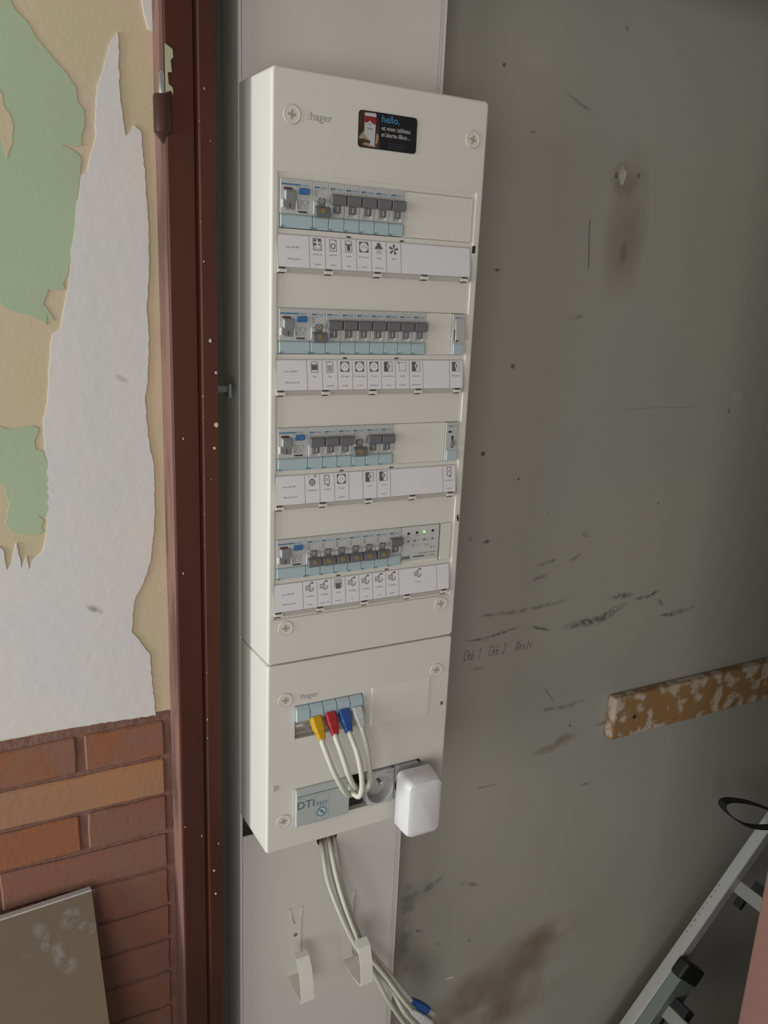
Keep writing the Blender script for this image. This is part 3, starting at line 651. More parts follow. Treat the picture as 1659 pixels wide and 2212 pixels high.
# label strips
ICON_W = 0.0118
def icon(p, kind, cx, top, s=0.0118):
    x0, x1, z1, z0 = cx - s / 2, cx + s / 2, top, top - s
    w = s * .07
    if kind == 'hob':
        p.frame(x0 + s * .06, z0 - s * .1, x1 - s * .06, z1, w, 1)
        for a, b, r in ((.28, .8, .13), (.72, .82, .15), (.28, .45, .15), (.72, .45, .09)): p.disc(x0 + a * s, z0 + b * s, r * s, 1)
        for k in range(4): p.line([(x0 + s * (.22 + .17 * k), z0 + s * .05), (x0 + s * (.28 + .17 * k), z0 + s * .16)], w * .8, 2)
    elif kind == 'washer':
        p.frame(x0 + s * .12, z0 - s * .1, x1 - s * .12, z1, w, 2); p.ring(cx, z0 + s * .38, s * .27, s * .09, 1)
        p.line([(x1 - s * .35, z1 - s * .14), (x1 - s * .2, z1 - s * .14)], w, 2)
    elif kind == 'dryer':
        p.frame(x0 + s * .12, z0 - s * .1, x1 - s * .12, z1, w, 2)
        p.poly([(cx - s * .32, z0 + s * .78), (cx - s * .12, z0 + s * .66), (cx + s * .12, z0 + s * .66), (cx + s * .32, z0 + s * .78), (cx + s * .26, z0 + s * .56), (cx + s * .17, z0 + s * .52), (cx + s * .17, z0 + s * .05), (cx - s * .17, z0 + s * .05), (cx - s * .17, z0 + s * .52), (cx - s * .26, z0 + s * .56)], 1)
    elif kind == 'socket':
        p.rect(x0, z0, x1, z1, 1); p.disc(cx, (z0 + z1) / 2, s * .44, 0, 2, 24)
        for a in (-.16, .16): p.disc(cx + a * s, z0 + s * .46, s * .05, 1, 3)
        p.ring(cx, z0 + s * .5, s * .2, s * .06, 2, 3, 8, .9, 2.2)
    elif kind == 'hood':
        p.poly([(cx - s * .16, z1), (cx + s * .16, z1), (cx + s * .22, z0 + s * .75), (x1, z0 + s * .42), (x0, z0 + s * .42), (cx - s * .22, z0 + s * .75)], 1)
        for k in (-.2, 0, .2): p.line([(cx + s * (k - .04), z0 + s * .34), (cx + s * (k + .04), z0 + s * .2), (cx + s * (k - .02), z0 + s * .06), (cx + s * (k + .05), z0 - s * .06)], w * .8, 2)
    elif kind == 'fan':
        for k in range(5):
            a = 1.45 + k * 1.2566
            q = lambda r, t: (cx + s * r * math.cos(a + t), z0 + s * .46 + s * r * math.sin(a + t))
            p.poly([q(.1, -.5), q(.45, -.32), q(.54, 0), q(.47, .26), q(.1, .5)], 1)
    elif kind == 'oven':
        p.frame(x0 + s * .12, z0 - s * .08, x1 - s * .12, z1, w, 2); p.rect(x0 + s * .2, z0 + s * .18, x1 - s * .2, z0 + s * .64, 1); p.rect(x0 + s * .14, z0 + s * .66, x1 - s * .14, z0 + s * .76, 2)
    elif kind == 'dish':
        p.frame(x0 + s * .12, z0 - s * .08, x1 - s * .12, z1, w, 2)
        for k in range(4): p.line([(cx + s * (-.14 + .1 * k), z0 + s * .06), (cx + s * (-.2 + .13 * k), z0 + s * .66)], w * .8, 1)
    elif kind == 'light':
        p.frame(x0, z0, x1, z1, w * .8, 2); p.rect(x0, z0, cx - s * .02, z1, 1)
        p.poly([(cx - s * .16, z0 + s * .6), (cx, z0 + s * .86), (cx - s * .02, z0 + s * .3)], 0, 2); p.poly([(cx, z0 + s * .86), (cx + s * .17, z0 + s * .56), (cx + s * .02, z0 + s * .28)], 1, 2)
        for k in range(3): p.line([(cx + s * .22, z0 + s * (.3 + .18 * k)), (cx + s * .36, z0 + s * (.22 + .24 * k))], w * .6, 2)
    elif kind == 'shutter':
        p.frame(x0 + s * .12, z0 + s * .04, x1 - s * .04, z1 - s * .05, w * .7, 2); p.poly([(x0 - s * .06, z1), (x0 + s * .08, z1 + s * .02), (x0 + s * .12, z1 - s * .18), (x0 + s * .02, z1 - s * .2)], 1)
    elif kind == 'clim':
        p.disc(cx, z0 + s * .36, s * .36, 1, 1, 20)
        for k in range(6): p.disc(cx + s * .2 * math.cos(k * 1.047), z0 + s * .36 + s * .2 * math.sin(k * 1.047), s * .075, 0, 2, 8)
        p.disc(cx, z0 + s * .36, s * .06, 0, 2, 8)
        p.rect(x0, z1 - s * .1, x0 + s * .22, z1 - s * .05, 1); p.line([(x1 - s * .3, z1 - s * .04), (x1, z1 - s * .04)], w, 1); p.line([(x1 - s * .15, z1 - s * .2), (x1 - s * .15, z1 + s * .12)], w, 1)
    elif kind == 'tank':
        p.frame(cx - s * .3, z0 + s * .02, cx + s * .3, z1, w, 1); p.line([(cx + s * .02, z0 + s * .02), (cx + s * .12, z0 - s * .18), (cx + s * .14, z0 + s * .02)], w, 1)
        for k in range(4): p.line([(cx - s * .12, z0 + s * (.38 + .09 * k)), (cx + s * .12, z0 + s * (.44 + .09 * k))], w * .6, 2)
    elif kind == 'heat':
        p.rect(x0, z0 + s * .2, cx + s * .1, z0 + s * .68, 3); p.frame(x0, z0 + s * .2, cx + s * .1, z0 + s * .68, w * .6, 2)
        p.line([(cx - s * .1, z0 + s * .7), (cx + s * .1, z0 + s * .9), (cx + s * .3, z0 + s * .96)], w * 1.4, 1); p.poly([(cx + s * .24, z1 + s * .08), (cx + s * .5, z0 + s * .92), (cx + s * .26, z0 + s * .78)], 1)
        p.ring(cx + s * .1, z0 + s * .36, s * .34, s * .09, 1, 1, 8, 4.0, 6.6)
    elif kind == 'towel':
        for k in range(4): p.rect(x0 + s * .02, z1 - s * (.07 + .14 * k), x1 - s * .02, z1 - s * .14 * k, 2)
        p.rect(x0 + s * .2, z0 - s * .05, x1 - s * .2, z0 + s * .52, 1); p.frame(x0 + s * .02, z0 + s * .1, x1 - s * .02, z0 + s * .5, w, 2)

CELLS = [
 [(0, 2, None, 'Inter diff 40A', '30mA type A'), (2, 1, 'hob', 'plaque de', 'cuisson'), (3, 1, 'washer', 'machine', 'à laver'), (4, 1, 'dryer', 'sèche', 'linge'), (5, 1, 'socket', 'PC plan de', 'travail'), (6, 1, 'hood', 'hotte', 'aspirante'), (7, 1, 'fan', 'VMC', ''), (8, 5, None, '', '')],
 [(0, 2, None, 'Inter diff 40A', '30mA type AC'), (2, 1, 'oven', 'four', ''), (3, 1, 'dish', 'lave', 'vaisselle'), (4, 1, 'socket', 'PC salle', 'de bain'), (5, 1, 'socket', 'PC chambres', '1, 2 & 3'), (6, 1, 'socket', 'PC ext', 'buanderie'), (7, 1, 'light', 'ecl chambres', 'couloir'), (8, 1, 'shutter', 'volets', 'roulants'), (9, 1, 'light', 'protection', 'télérupteur'), (10, 2, None, '', ''), (12, 1, 'light', 'télérupteur', '')],
 [(0, 2, None, 'Inter diff 40A', '30mA type AC'), (2, 1, 'clim', 'climatisation', ''), (3, 1, 'tank', 'cumulus', ''), (4, 1, 'socket', 'PC salle', 'de bain'), (5, 1, None, '', ''), (6, 1, 'light', 'ecl wc', ''), (7, 1, 'light', 'ecl rdc', 'serre'), (8, 4, None, '', ''), (12, 1, 'tank', 'contacteur', 'cumulus')],
 [(0, 2, None, 'Inter diff 63A', '30mA type AC'), (2, 1, 'heat', 'chauffage', 'salon'), (3, 1, 'heat', 'chauffage', 'cuisine / WC'), (4, 1, 'towel', 'sèche', 'serviette'), (5, 1, 'heat', 'chauffage', 'ch 1'), (6, 1, 'heat', 'chauffage', 'ch 2'), (7, 1, 'heat', 'chauffage', 'ch 3'), (8, 1, 'heat', 'protection', 'gestion'), (9, 3, 'heat', 'gestion', ''), (12, 1, None, '', '')]]
def cellx(k): return 0.0072 if k == 0 else 0.0412 + 0.0178 * (k - 2)
for i, t in enumerate(rowtop):
    zt_, zm, zb = t - 0.0533, t - 0.0850, t - 0.0905
    lx1 = cellx(13) - 0.0002
    yt, ym = 0.0006, -0.0040
    hold = MB().prism_x([(YR, zt_ + .0008), (yt + .0003, zt_ + .0008), (-.0022 + .0003, (zt_ + zm) / 2), (ym + .0003, zm), (ym - .0002, zm - .0003), (-.0036, zb + .0003), (-.0030, zb), (YR, zb)], 0.0070, lx1 + .0004).build('label_holder', 'holder', board)
    for x in (0.0072, 0.0585, 0.1155, 0.1735, lx1 - .0110):
        sgn = MB().box(x, x + .0092, -.0048, -.0005, zb + .0008, zb + .0036).box(x, x + .0072, -.00455, -.0035, zb + .0042, zb + .0055, 1).box(x, x + .0066, -.0040, -.0004, zb - .0007, zb + .0003, 1)
        sgn.build('holder_tab', ['case', 'dark'], hold)
    H = zt_ - zm
    def fmap(x, z, l, zm=zm, H=H):                        # z: 0 at the bottom of the paper, H at its top; the face bulges forward
        q = z / H
        y = ym + (yt - ym) * q if False else (ym + (-.0022 - ym) * q * 2 if q < .5 else -.0022 + (yt + .0022) * (q * 2 - 1))
        return (x, y - 0.00005 - 0.00008 * l, zm + z)
    for k0, n, ic, l1, l2 in CELLS[i]:
        a, b = cellx(k0), cellx(k0 + n); c = (a + b) / 2
        mb = MB(); pr = Print(mb, fmap)
        pr.rect(a + .0002, 0.0002, b - .0002, H * .5, 0, 0); pr.rect(a + .0002, H * .5, b - .0002, H - .0002, 0, 0)
        if k0: pr.rect(a, .0002, a + .0003, H * .5, 2, 1); pr.rect(a, H * .5, a + .0003, H - .0002, 2, 1)
        mw = (b - a) * .93
        if ic is None:
            if l1: pr.text(l1, c - .001, H * .60, .0027, 1, mw); pr.text(l2, c, H * .24, .0027, 1, mw)
        else:
            icon(pr, ic, c, H * .95, .0108)
            pr.text(l1, c, H * .43, .0026, 1, mw)
            if l2: pr.text(l2, c, H * .12, .0026, 1, mw)
        o = mb.build('paper_label', ['paper', 'ink', 'ink_mid', 'holder'], hold, weld=False)

# ------------------------------------------------------------------ modules in the rows
def at_module(row, k): return (X0 + .0175 * k + .0001, 0.0, rowtop[row] - ROWH + .0002)
MH = 0.0470
def cover_tc(mb, w):                                   # terminal cover with rounded top and darker rim
    mb.prism_x([(.006, .0004), (-.0012, .0006), (-.0020, .003), (-.0018, .0115), (-.0008, .0134), (.006, .0134)], .0003, w - .0003)
def breaker_proto(up):
    t = thing('circuit_breaker', '', 'circuit breaker', (0, 0, 0))
    w = .0173
    mb = MB().box(0, w, -.0006, .028, .0137, MH)
    mb.prism_x([(0, .0142), (-.0026, .0165), (-.0030, .0270), (-.0006, .0290)], .0002, .0046).prism_x([(0, .0142), (-.0026, .0165), (-.0030, .0270), (-.0006, .0290)], w - .0046, w - .0002)
    mb.build('housing', 'mod', t, bevel=.0004, seg=1)
    m2 = MB(); cover_tc(m2, w); tcv = m2.build('terminal_cover', 'teal', t, bevel=.0004, seg=1)
    MB().box(.0004, .0030, -.0024, -.0010, .0006, .0022).build('cover_catch', 'tealdark', tcv)
    MB().box(w - .0006, w + .0001, -.0019, .006, .0008, .0130).build('cover_edge', 'tealdark', tcv)
    mb = MB(); pr = Print(mb, lambda x, z, l: (x, -.0006 - .00012 * l, z))
    pr.rect(.0014, .0405, .0070, .0420, 0); pr.text('hager', .0082, .0404, .0034, 1, maxw=.0078, align='l')
    for k in range(2): pr.rect(.0016 + .004 * k, .0384, .0044 + .004 * k, .0389, 2)
    if not up:
        pr.frame(.0016, .0325, .0045, .0375, .0004, 2); pr.line([(.003, .0375), (.003, .0340), (.0042, .0320)], .0004, 2)
    mb.build('printed_marking', ['logo', 'logol', 'ink_mid'], t, weld=False)
    mb = MB()
    if up:
        mb.box(.0050, .0124, -.0036, .002, .0180, .0268)
        mb.prism_x([(.000, .0258), (-.0055, .0254), (-.0078, .0272), (-.0078, .0345), (-.0055, .0362), (.000, .0350)], .0007, .0167)
        lv = mb.build('lever', 'lever', t, bevel=.0004, seg=1)
        m3 = MB(); pr = Print(m3, lambda x, z, l: (x, -.0036 - .00012 * l, z)); pr.rect(.0082, .0195, .0092, .0245, 0); m3.build('on_mark', 'modw', lv, weld=False)
    else:
        mb.box(.0050, .0124, -.0034, .002, .0215, .0310)
        mb.prism_x([(.000, .0228), (-.0048, .0232), (-.0078, .0212), (-.0088, .0142), (-.0062, .0124), (.000, .0138)], .0007, .0167)
        lv = mb.build('lever', 'lever', t, bevel=.0004, seg=1)
        m3 = MB(); pr = Print(m3, lambda x, z, l: (x, -.0034 - .00012 * l, z)); pr.ring(.0087, .0285, .0019, .0006, 0, n=14); m3.build('off_mark', 'modw', lv, weld=False)
        m3 = MB().cyl_y(.0085, .0187, .0025, -.0087, -.0070, 14); m3.build('yellow_dot', 'yellowdot', lv)
    return t
def rcd_proto():
    w = .0348
    t = thing('residual_current_device', '', 'circuit breaker', (0, 0, 0))
    MB().box(0, w, -.0006, .028, .0137, MH).build('housing', 'mod', t, bevel=.0004, seg=1)
    m2 = MB(); cover_tc(m2, w); tcv = m2.build('terminal_cover', 'teal', t, bevel=.0004, seg=1)
    for xa in (.0004, w - .0032): MB().box(xa, xa + .0028, -.0024, -.0010, .0006, .0024).build('cover_catch', 'tealdark', tcv)
    mb = MB(); pr = Print(mb, lambda x, z, l: (x, -.0006 - .00012 * l, z))
    pr.rect(.0012, .0410, .0215, .0424, 0); pr.text('hager', .0228, .0408, .0036, 1, maxw=.0095, align='l')
    for k in range(2): pr.rect(.006 + .010 * k, .0396, .011 + .010 * k, .0400, 2)
    pr.frame(.0190, .0195, .0300, .0275, .0004, 2); pr.line([(.0195, .0200), (.0235, .0265), (.0265, .0210), (.0295, .0270)], .0005, 2); pr.line([(.0215, .0270), (.0225, .0200)], .0004, 2)
    pr.rect(.0200, .0148, .0320, .0152, 2)
    mb.build('printed_marking', ['logo', 'logol', 'ink_mid'], t, weld=False)
    MB().box(.0036, .0128, -.0011, .001, .0366, .0386).build('indicator_window', 'red', t)
    MB().prism_y(rrect(.0194, .0308, .0330, .0392, .0016, 4), -.0022, .001).build('test_button', 'blue', t, bevel=.0004, seg=1)
    lv = MB().prism_x([(.001, .0178), (-.0018, .0182), (-.0022, .0250), (-.0034, .0268), (-.0038, .0345), (-.0020, .0368), (.001, .0366)], .0050, .0158).build('lever', 'rlever', t, bevel=.0006, seg=1)
    MB().box(.0047, .0055, -.0036, -.001, .0272, .0350).build('painted_lever_glint', 'modw', lv)  # pale strip painted in as the highlight along the lever's left edge
    MB().box(.0092, .0099, -.0026, -.0018, .0195, .0240).build('on_mark', 'dark', lv)
    MB().box(.0008, .0040, -.0026, .001, .0190, .0275).box(.0160, .0185, -.0018, .001, .0180, .0285).build('lever_guard', 'modw', t, bevel=.0008, seg=1)
    MB().box(.0192, .0286, -.0010, .001, .0158, .0172).build('contact_slot', 'dark', t)
    return t
br_up, br_dn, rcd = breaker_proto(True), breaker_proto(False), rcd_proto()
used = set()
def place(proto, row, k, label, group):
    o = proto if proto not in used else copy_tree(proto)
    used.add(proto)
    o.location = at_module(row, k); tag(o, label, None, group)
    return o
ORD = ['first', 'second', 'third', 'fourth', 'fifth', 'sixth', 'seventh', 'eighth']
ROWN = ['top row', 'second row', 'third row', 'bottom row']
ROWS = ['duuuuu', 'duuuuuuu', 'uuuduu', 'ddddddu']
for r in range(4):
    place(rcd, r, 0, 'wide grey residual current device with blue test button, left end of board\'s ' + ROWN[r], 'residual current devices of the distribution board')
    for k, s in enumerate(ROWS[r]):
        if s == 'u': place(br_up, r, 2 + k, 'narrow circuit breaker with raised grey lever, %s breaker from left in %s' % (ORD[k], ROWN[r]), 'circuit breakers with raised levers')
        else: place(br_dn, r, 2 + k, 'narrow circuit breaker with lowered lever and yellow dot, %s breaker from left in %s' % (ORD[k], ROWN[r]), 'circuit breakers with lowered levers')

# right-hand modules of rows two and three
def small_module(row, label, cat, name):
    zb = rowtop[row] - ROWH
    t = thing(name, label, cat, (0.2200, 0, zb))
    MB().prism_x([(.028, zb + .0004), (-.0008, zb + .0004), (-.0008, zb + .0468), (.028, zb + .0468)], .2200, .2372).build('housing', 'mod', t, bevel=.0006, seg=1)
    tcv = MB().prism_x([(.004, zb + .0008), (-.0018, zb + .0010), (-.0024, zb + .0030), (-.0022, zb + .0125), (-.0010, zb + .0140), (.004, zb + .0140)], .2222, .2368).build('terminal_cover', 'teal', t, bevel=.0005, seg=1)
    mb = MB(); pr = Print(mb, lambda x, z, l: (x, -.0008 - .00012 * l, z + zb))
    pr.rect(.2238, .0418, .2288, .0430, 0); pr.text('hager', .2294, .0416, .0032, 1, maxw=.0068, align='l')
    mb.build('printed_marking', ['logo', 'logol'], t, weld=False)
    return t, zb
t, zb = small_module(1, 'narrow grey switch module with tall rocker, alone at right end of second row', 'switch module', 'impulse_switch')
MB().prism_x([(.001, zb + .0405), (-.0012, zb + .0405), (-.0040, zb + .0200), (-.0030, zb + .0160), (.001, zb + .0158)], .2236, .2362).build('rocker', 'sock', t, bevel=.0004, seg=1)
MB().box(.2228, .2236, -.0016, .001, zb + .0165, zb + .0290).box(.2236, .2270, -.0038, -.0030, zb + .0158, zb + .0172).build('rocker_gap', 'dark', t)
t, zb = small_module(2, 'narrow grey contactor with black slide lever, alone at right end of third row', 'switch module', 'contactor')
sl = MB().box(.2282, .2306, -.0013, .001, zb + .0165, zb + .0305).build('slide_slot', 'dark', t)
MB().prism_x([(-.001, zb + .0270), (-.0052, zb + .0205), (-.0048, zb + .0188), (-.001, zb + .0180)], .2285, .2303).build('slide_lever', 'lever', sl)
MB().box(.2236, .2274, -.0014, .001, zb + .0345, zb + .0366).build('indicator_window', 'dark', t)

# wide energy manager in the bottom row
zb = rowtop[3] - ROWH; mx0 = X0 + 9 * .0175 + .0006
t = thing('energy_manager', 'wide grey control module with green light and dark lamps, right of bottom row breakers', 'control module', (mx0, 0, zb))
MB().box(mx0, mx0 + .0520, -.0004, .028, zb + .0046, zb + .0470).build('housing', 'modw', t, bevel=.0005, seg=1)
MB().box(mx0 + .0003, mx0 + .0526, .0004, .010, zb + .0003, zb + .0042).build('filler_strip', 'blank', board)
mb = MB(); pr = Print(mb, lambda x, z, l: (x + mx0, -.0004 - .00012 * l, z + zb))
for x, z, l in ((.0085, .0345, 'OK'), (.0205, .0350, 'Délestage'), (.0305, .0352, 'Auto'), (.0425, .0350, 'Eco')): pr.text(l, x, z, .0022, 1, maxw=.0090)
for x, z, l in ((.0025, .0275, 'Zone 1'), (.0235, .0290, 'Zone 2'), (.0360, .0285, 'Zone 3')): pr.text(l, x, z, .0020, 1, maxw=.0060)
for x, z, l in ((.0025, .0215, 'jour'), (.0230, .0225, 'mode'), (.0350, .0225, 'réglage'), (.0470, .0185, 'valider')): pr.text(l, x, z, .0022, 1, maxw=.0062)
pr.ring(.0165, .0232, .0015, .0005, 0, n=12); pr.ring(.0415, .0190, .0015, .0005, 0, n=12)
pr.text('delta dore', .0070, .0072, .0028, 2, maxw=.0095, lift=2); pr.rect(.0012, .0064, .0128, .0102, 0)
pr.text("Gestionnaire d'énergie", .0360, .0118, .0032, 0, maxw=.0260); pr.rect(.0165, .0078, .0330, .0098, 0); pr.text('CALYBOX', .0416, .0076, .0034, 0, maxw=.0140)
mb.build('printed_marking', ['ink', 'ink_mid', 'modw'], t, weld=False)
for x, z in ((.0090, .0388), (.0205, .0392), (.0425, .0398)): MB().cyl_y(mx0 + x, zb + z, .0016, -.0012, .001, 10).build('lamp', 'dark', t)
MB().cyl_y(mx0 + .0308, zb + .0395, .0013, -.0014, .001, 10).build('lit_lamp', 'led', t)['label'] = 'lit green lamp'
for x, z in ((.0090, .0290), (.0178, .0290), (.0310, .0295), (.0425, .0298)): MB().cyl_y(mx0 + x, zb + z, .0012, -.0012, .001, 10).build('push_button', 'lever', t)

# ------------------------------------------------------------------ lower cabinet
cab = thing('communication_cabinet', 'smaller white communication cabinet with network sockets mounted below the distribution board', 'cabinet', (0.125, 0.09, -0.2524))
lx = [0.0065, 0.0348, 0.0360, 0.1085, 0.1240, 0.1328, 0.2138, 0.2435]
lz = [-0.2524 + 0.0065, -0.2206, -0.1695, -0.1010, -0.0566, -0.0072]
def yf_low(x, z):
    if 0.0348 < x < 0.1240 and -0.1010 < z < -0.0566: return 0.035
    if 0.0360 < x < 0.2138 and -0.2206 < z < -0.1695: return 0.060
    return 0.0
lx = sorted(set(lx))
enclosure('cabinet_cover', cab, -0.2524, -0.0007, lx, lz, yf_low, 0.004, 0.004)
for x, z in ((0.2285, -0.0452), (0.0221, -0.0467), (0.0218, -0.2106)): screw(cab, x, z)
front_print('logo_print', cab, lambda p: p.text(':hager', 0.0405, -0.0490, 0.0098, 0, align='l'), 'greylogo', 0.0)
MB().box(0.1365, 0.2195, -0.0007, 0.003, -0.1062, -0.0524).build('blanking_plate', 'blank', cab, bevel=.0004, seg=1)
MB().cyl_y(0.2397, -.095, .0030, -.0005, .001, 12).build('side_latch', 'holder', cab)
MB().box(0.2390, 0.2410, -.0008, .001, -.0965, -.0925).build('latch_hole', 'dark', cab)
MB().prism_y([(.0085, -.1660), (.0085, -.1585), (.0130, -.1580), (.0150, -.1610), (.0140, -.1645)], -.0005, .001).build('side_latch', 'holder', cab)
MB().box(0.1084, 0.1328, 0.008, 0.012, -0.2204, -0.1697).build('cavity_shade_plate', 'dark', cab)  # dark plate standing in for the shade inside the gap
# network jacks
for k in range(5):
    x = 0.0352 + .01755 * k; w = .0172
    t = thing('network_jack', ['empty network jack under blue cover, at left end of the jack row', 'network jack holding the yellow plug', 'network jack holding the red plug', 'network jack holding the blue plug', 'network jack holding the white plug, right end of jack row'][k], 'network socket', (x, 0.01, -.1008), 'network jacks in the cabinet window')
    MB().box(x, x + w, .0060, .030, -.1006, -.0570).prism_x([(.006, -.0785), (.0010, -.0800), (.0020, -.0830), (.0075, -.0850)], x + .0005, x + w - .0005).build('jack_body', 'jack', t)
    tcv = MB().prism_x([(.006, -.0575), (.0005, -.0580), (-.0045, -.0625), (-.0055, -.0745), (-.0035, -.0775), (.006, -.0775)], x + .0002, x + w - .0002).build('dust_cover', 'teal', t, bevel=.0005, seg=1)
    MB().prism_x([(.004, -.0600), (-.0048, -.0636), (-.0056, -.0742), (.004, -.0760)], x + w - .0011, x + w - .0001).build('cover_edge', 'tealdark', tcv)
    if k == 0:
        MB().box(x + .0012, x + .0105, .0010, .007, -.0860, -.0828).build('jack_latch', 'modw', t)
    MB().box(x + .0025, x + .0150, .0052, .0068, -.0945, -.0935).build('printed_marking', 'ink_mid', t)
# patch leads: boot down out of each jack, loop to the gap beside the sockets
LEADS = [
 ('yellow', 'plugy', [(0.0598, -0.006, -0.0778), (0.0612, -0.022, -0.095)], [(0.0603, -0.026, -0.0981), (0.0632, -0.031, -0.109), (0.0707, -0.036, -0.1316), (0.0833, -0.034, -0.1575), (0.096, -0.024, -0.1773), (0.1085, -0.009, -0.1913), (0.1185, 0.005, -0.1987)]),
 ('red', 'plugr', [(0.0782, -0.006, -0.0756), (0.0784, -0.022, -0.0927)], [(0.0772, -0.027, -0.0953), (0.0814, -0.035, -0.1123), (0.089, -0.039, -0.1382), (0.0998, -0.032, -0.1611), (0.112, -0.017, -0.18), (0.1203, -0.003, -0.1888), (0.124, 0.006, -0.1912)]),
 ('blue', 'plugb', [(0.096, -0.006, -0.0756), (0.0964, -0.022, -0.0931)], [(0.0961, -0.027, -0.0959), (0.1007, -0.037, -0.114), (0.1048, -0.042, -0.1386), (0.108, -0.04, -0.1623), (0.1057, -0.038, -0.1745), (0.1027, -0.031, -0.1755), (0.1038, -0.018, -0.1766), (0.1151, 0.003, -0.1837)]),
 ('white', 'plugw', [(0.1139, -0.006, -0.0763), (0.1141, -0.02, -0.0912)], [(0.1136, -0.024, -0.0952), (0.1154, -0.032, -0.1108), (0.1182, -0.036, -0.134), (0.1221, -0.034, -0.158), (0.1229, -0.026, -0.1754), (0.1245, -0.014, -0.1819), (0.1315, 0.004, -0.1886)])]
def smooth_path(pts, n=6):
    P = [Vector(p) for p in pts]; P = [P[0] * 2 - P[1]] + P + [P[-1] * 2 - P[-2]]; out = []
    for i in range(1, len(P) - 2):
        for k in range(n):
            t = k / n
            out.append(0.5 * ((2 * P[i]) + (P[i + 1] - P[i - 1]) * t + (2 * P[i - 1] - 5 * P[i] + 4 * P[i + 1] - P[i + 2]) * t * t + (3 * P[i] - P[i - 1] - 3 * P[i + 1] + P[i + 2]) * t ** 3))
    return out + [P[-2]]
def boot(root, mname, a, b, w0=.0066, w1=.0043, name='plug_boot', clear=True):
    a, b = Vector(a), Vector(b); d = (b - a).normalized(); xx = Vector((1, 0, 0)); xx = (xx - d * xx.dot(d)).normalized(); nn = d.cross(xx)
    L = (b - a).length
    if not clear: a = a - d * .003; L += .003
    def loop(s, w, h): return [a + d * L * s + xx * w * i + nn * h * j for i, j in ((-1, -.7), (-.7, -1), (.7, -1), (1, -.7), (1, .7), (.7, 1), (-.7, 1), (-1, .7))]
    lp = [loop(-.02, w0, w0 * .75), loop(.45, w0, w0 * .75), loop(.55, w0 * .88, w0 * .66)]
    for k in range(4):
        s = .62 + .1 * k; w = w0 * .84 + (w1 - w0 * .84) * (k / 3)
        lp += [loop(s, w, w * .8), loop(s + .05, w, w * .8), loop(s + .055, w * .86, w * .7), loop(s + .09, w * .86, w * .7)]
    lp.append(loop(1.03, w1 * .9, w1 * .8))
    o = MB().loft(lp).build(name, mname, root)
    if clear:
        MB().loft([loop(-.42, w0 * .86, w0 * .6), loop(-.02, w0 * .86, w0 * .6)]).build('plug_body', 'clear', o)
    return o
for nm, mn, pb, path in LEADS:
    t = thing('patch_lead', 'short ivory patch lead with %s plug looping down from jack row' % nm, 'cable', pb[0], 'patch leads in the cabinet')
    boot(t, mn, pb[0], pb[1], .0068, .0046, clear=False)
    MB().tube(smooth_path([pb[1]] + path), .0034, 10).build('cable', 'cable', t, smooth=True)
# DTI telephone module
t = thing('telephone_test_module', 'grey telephone module marked DTI and TEST in lower left of cabinet', 'telephone module', (0.036, 0, -.2204))
dx0, dx1 = .0364, .1080
MB().prism_x([(.030, -.2203), (-.0060, -.2203), (-.0060, -.1768), (-.0025, -.1698), (.030, -.1698)], dx0, dx1).build('housing', 'dti', t, bevel=.0006, seg=1)
mb = MB(); pr = Print(mb, lambda x, z, l: (x, -.0060 - .00012 * l, z))
pr.rect(dx0 + .001, -.1785, dx1 - .006, -.1776, 0); pr.text('TN 103S', .0372, -.1815, .0022, 1, align='l')
pr.text('DTI', .0382, -.1958, .0150, 0, align='l', sx=.98); pr.frame(.0612, -.2203 + .0008, .0795, -.1806, .0003, 1)
pr.rect(.0612, -.1912, .0795, -.1909, 1); pr.text('TEST', .0703, -.1972, .0072, 0, maxw=.0165)
pr.ring(.0703, -.2062, .0068, .0010, 0, n=24); pr.disc(.0703, -.2062, .0058, 2, 1, 20); pr.line([(.0657, -.2015), (.0749, -.2109)], .0011, 0, 2); pr.line([(.0685, -.2045), (.0715, -.2045), (.0690, -.2082), (.0720, -.2082)], .0007, 1, 2)
mb.build('printed_marking', ['dtitext', 'logol', 'teal'], t, weld=False)
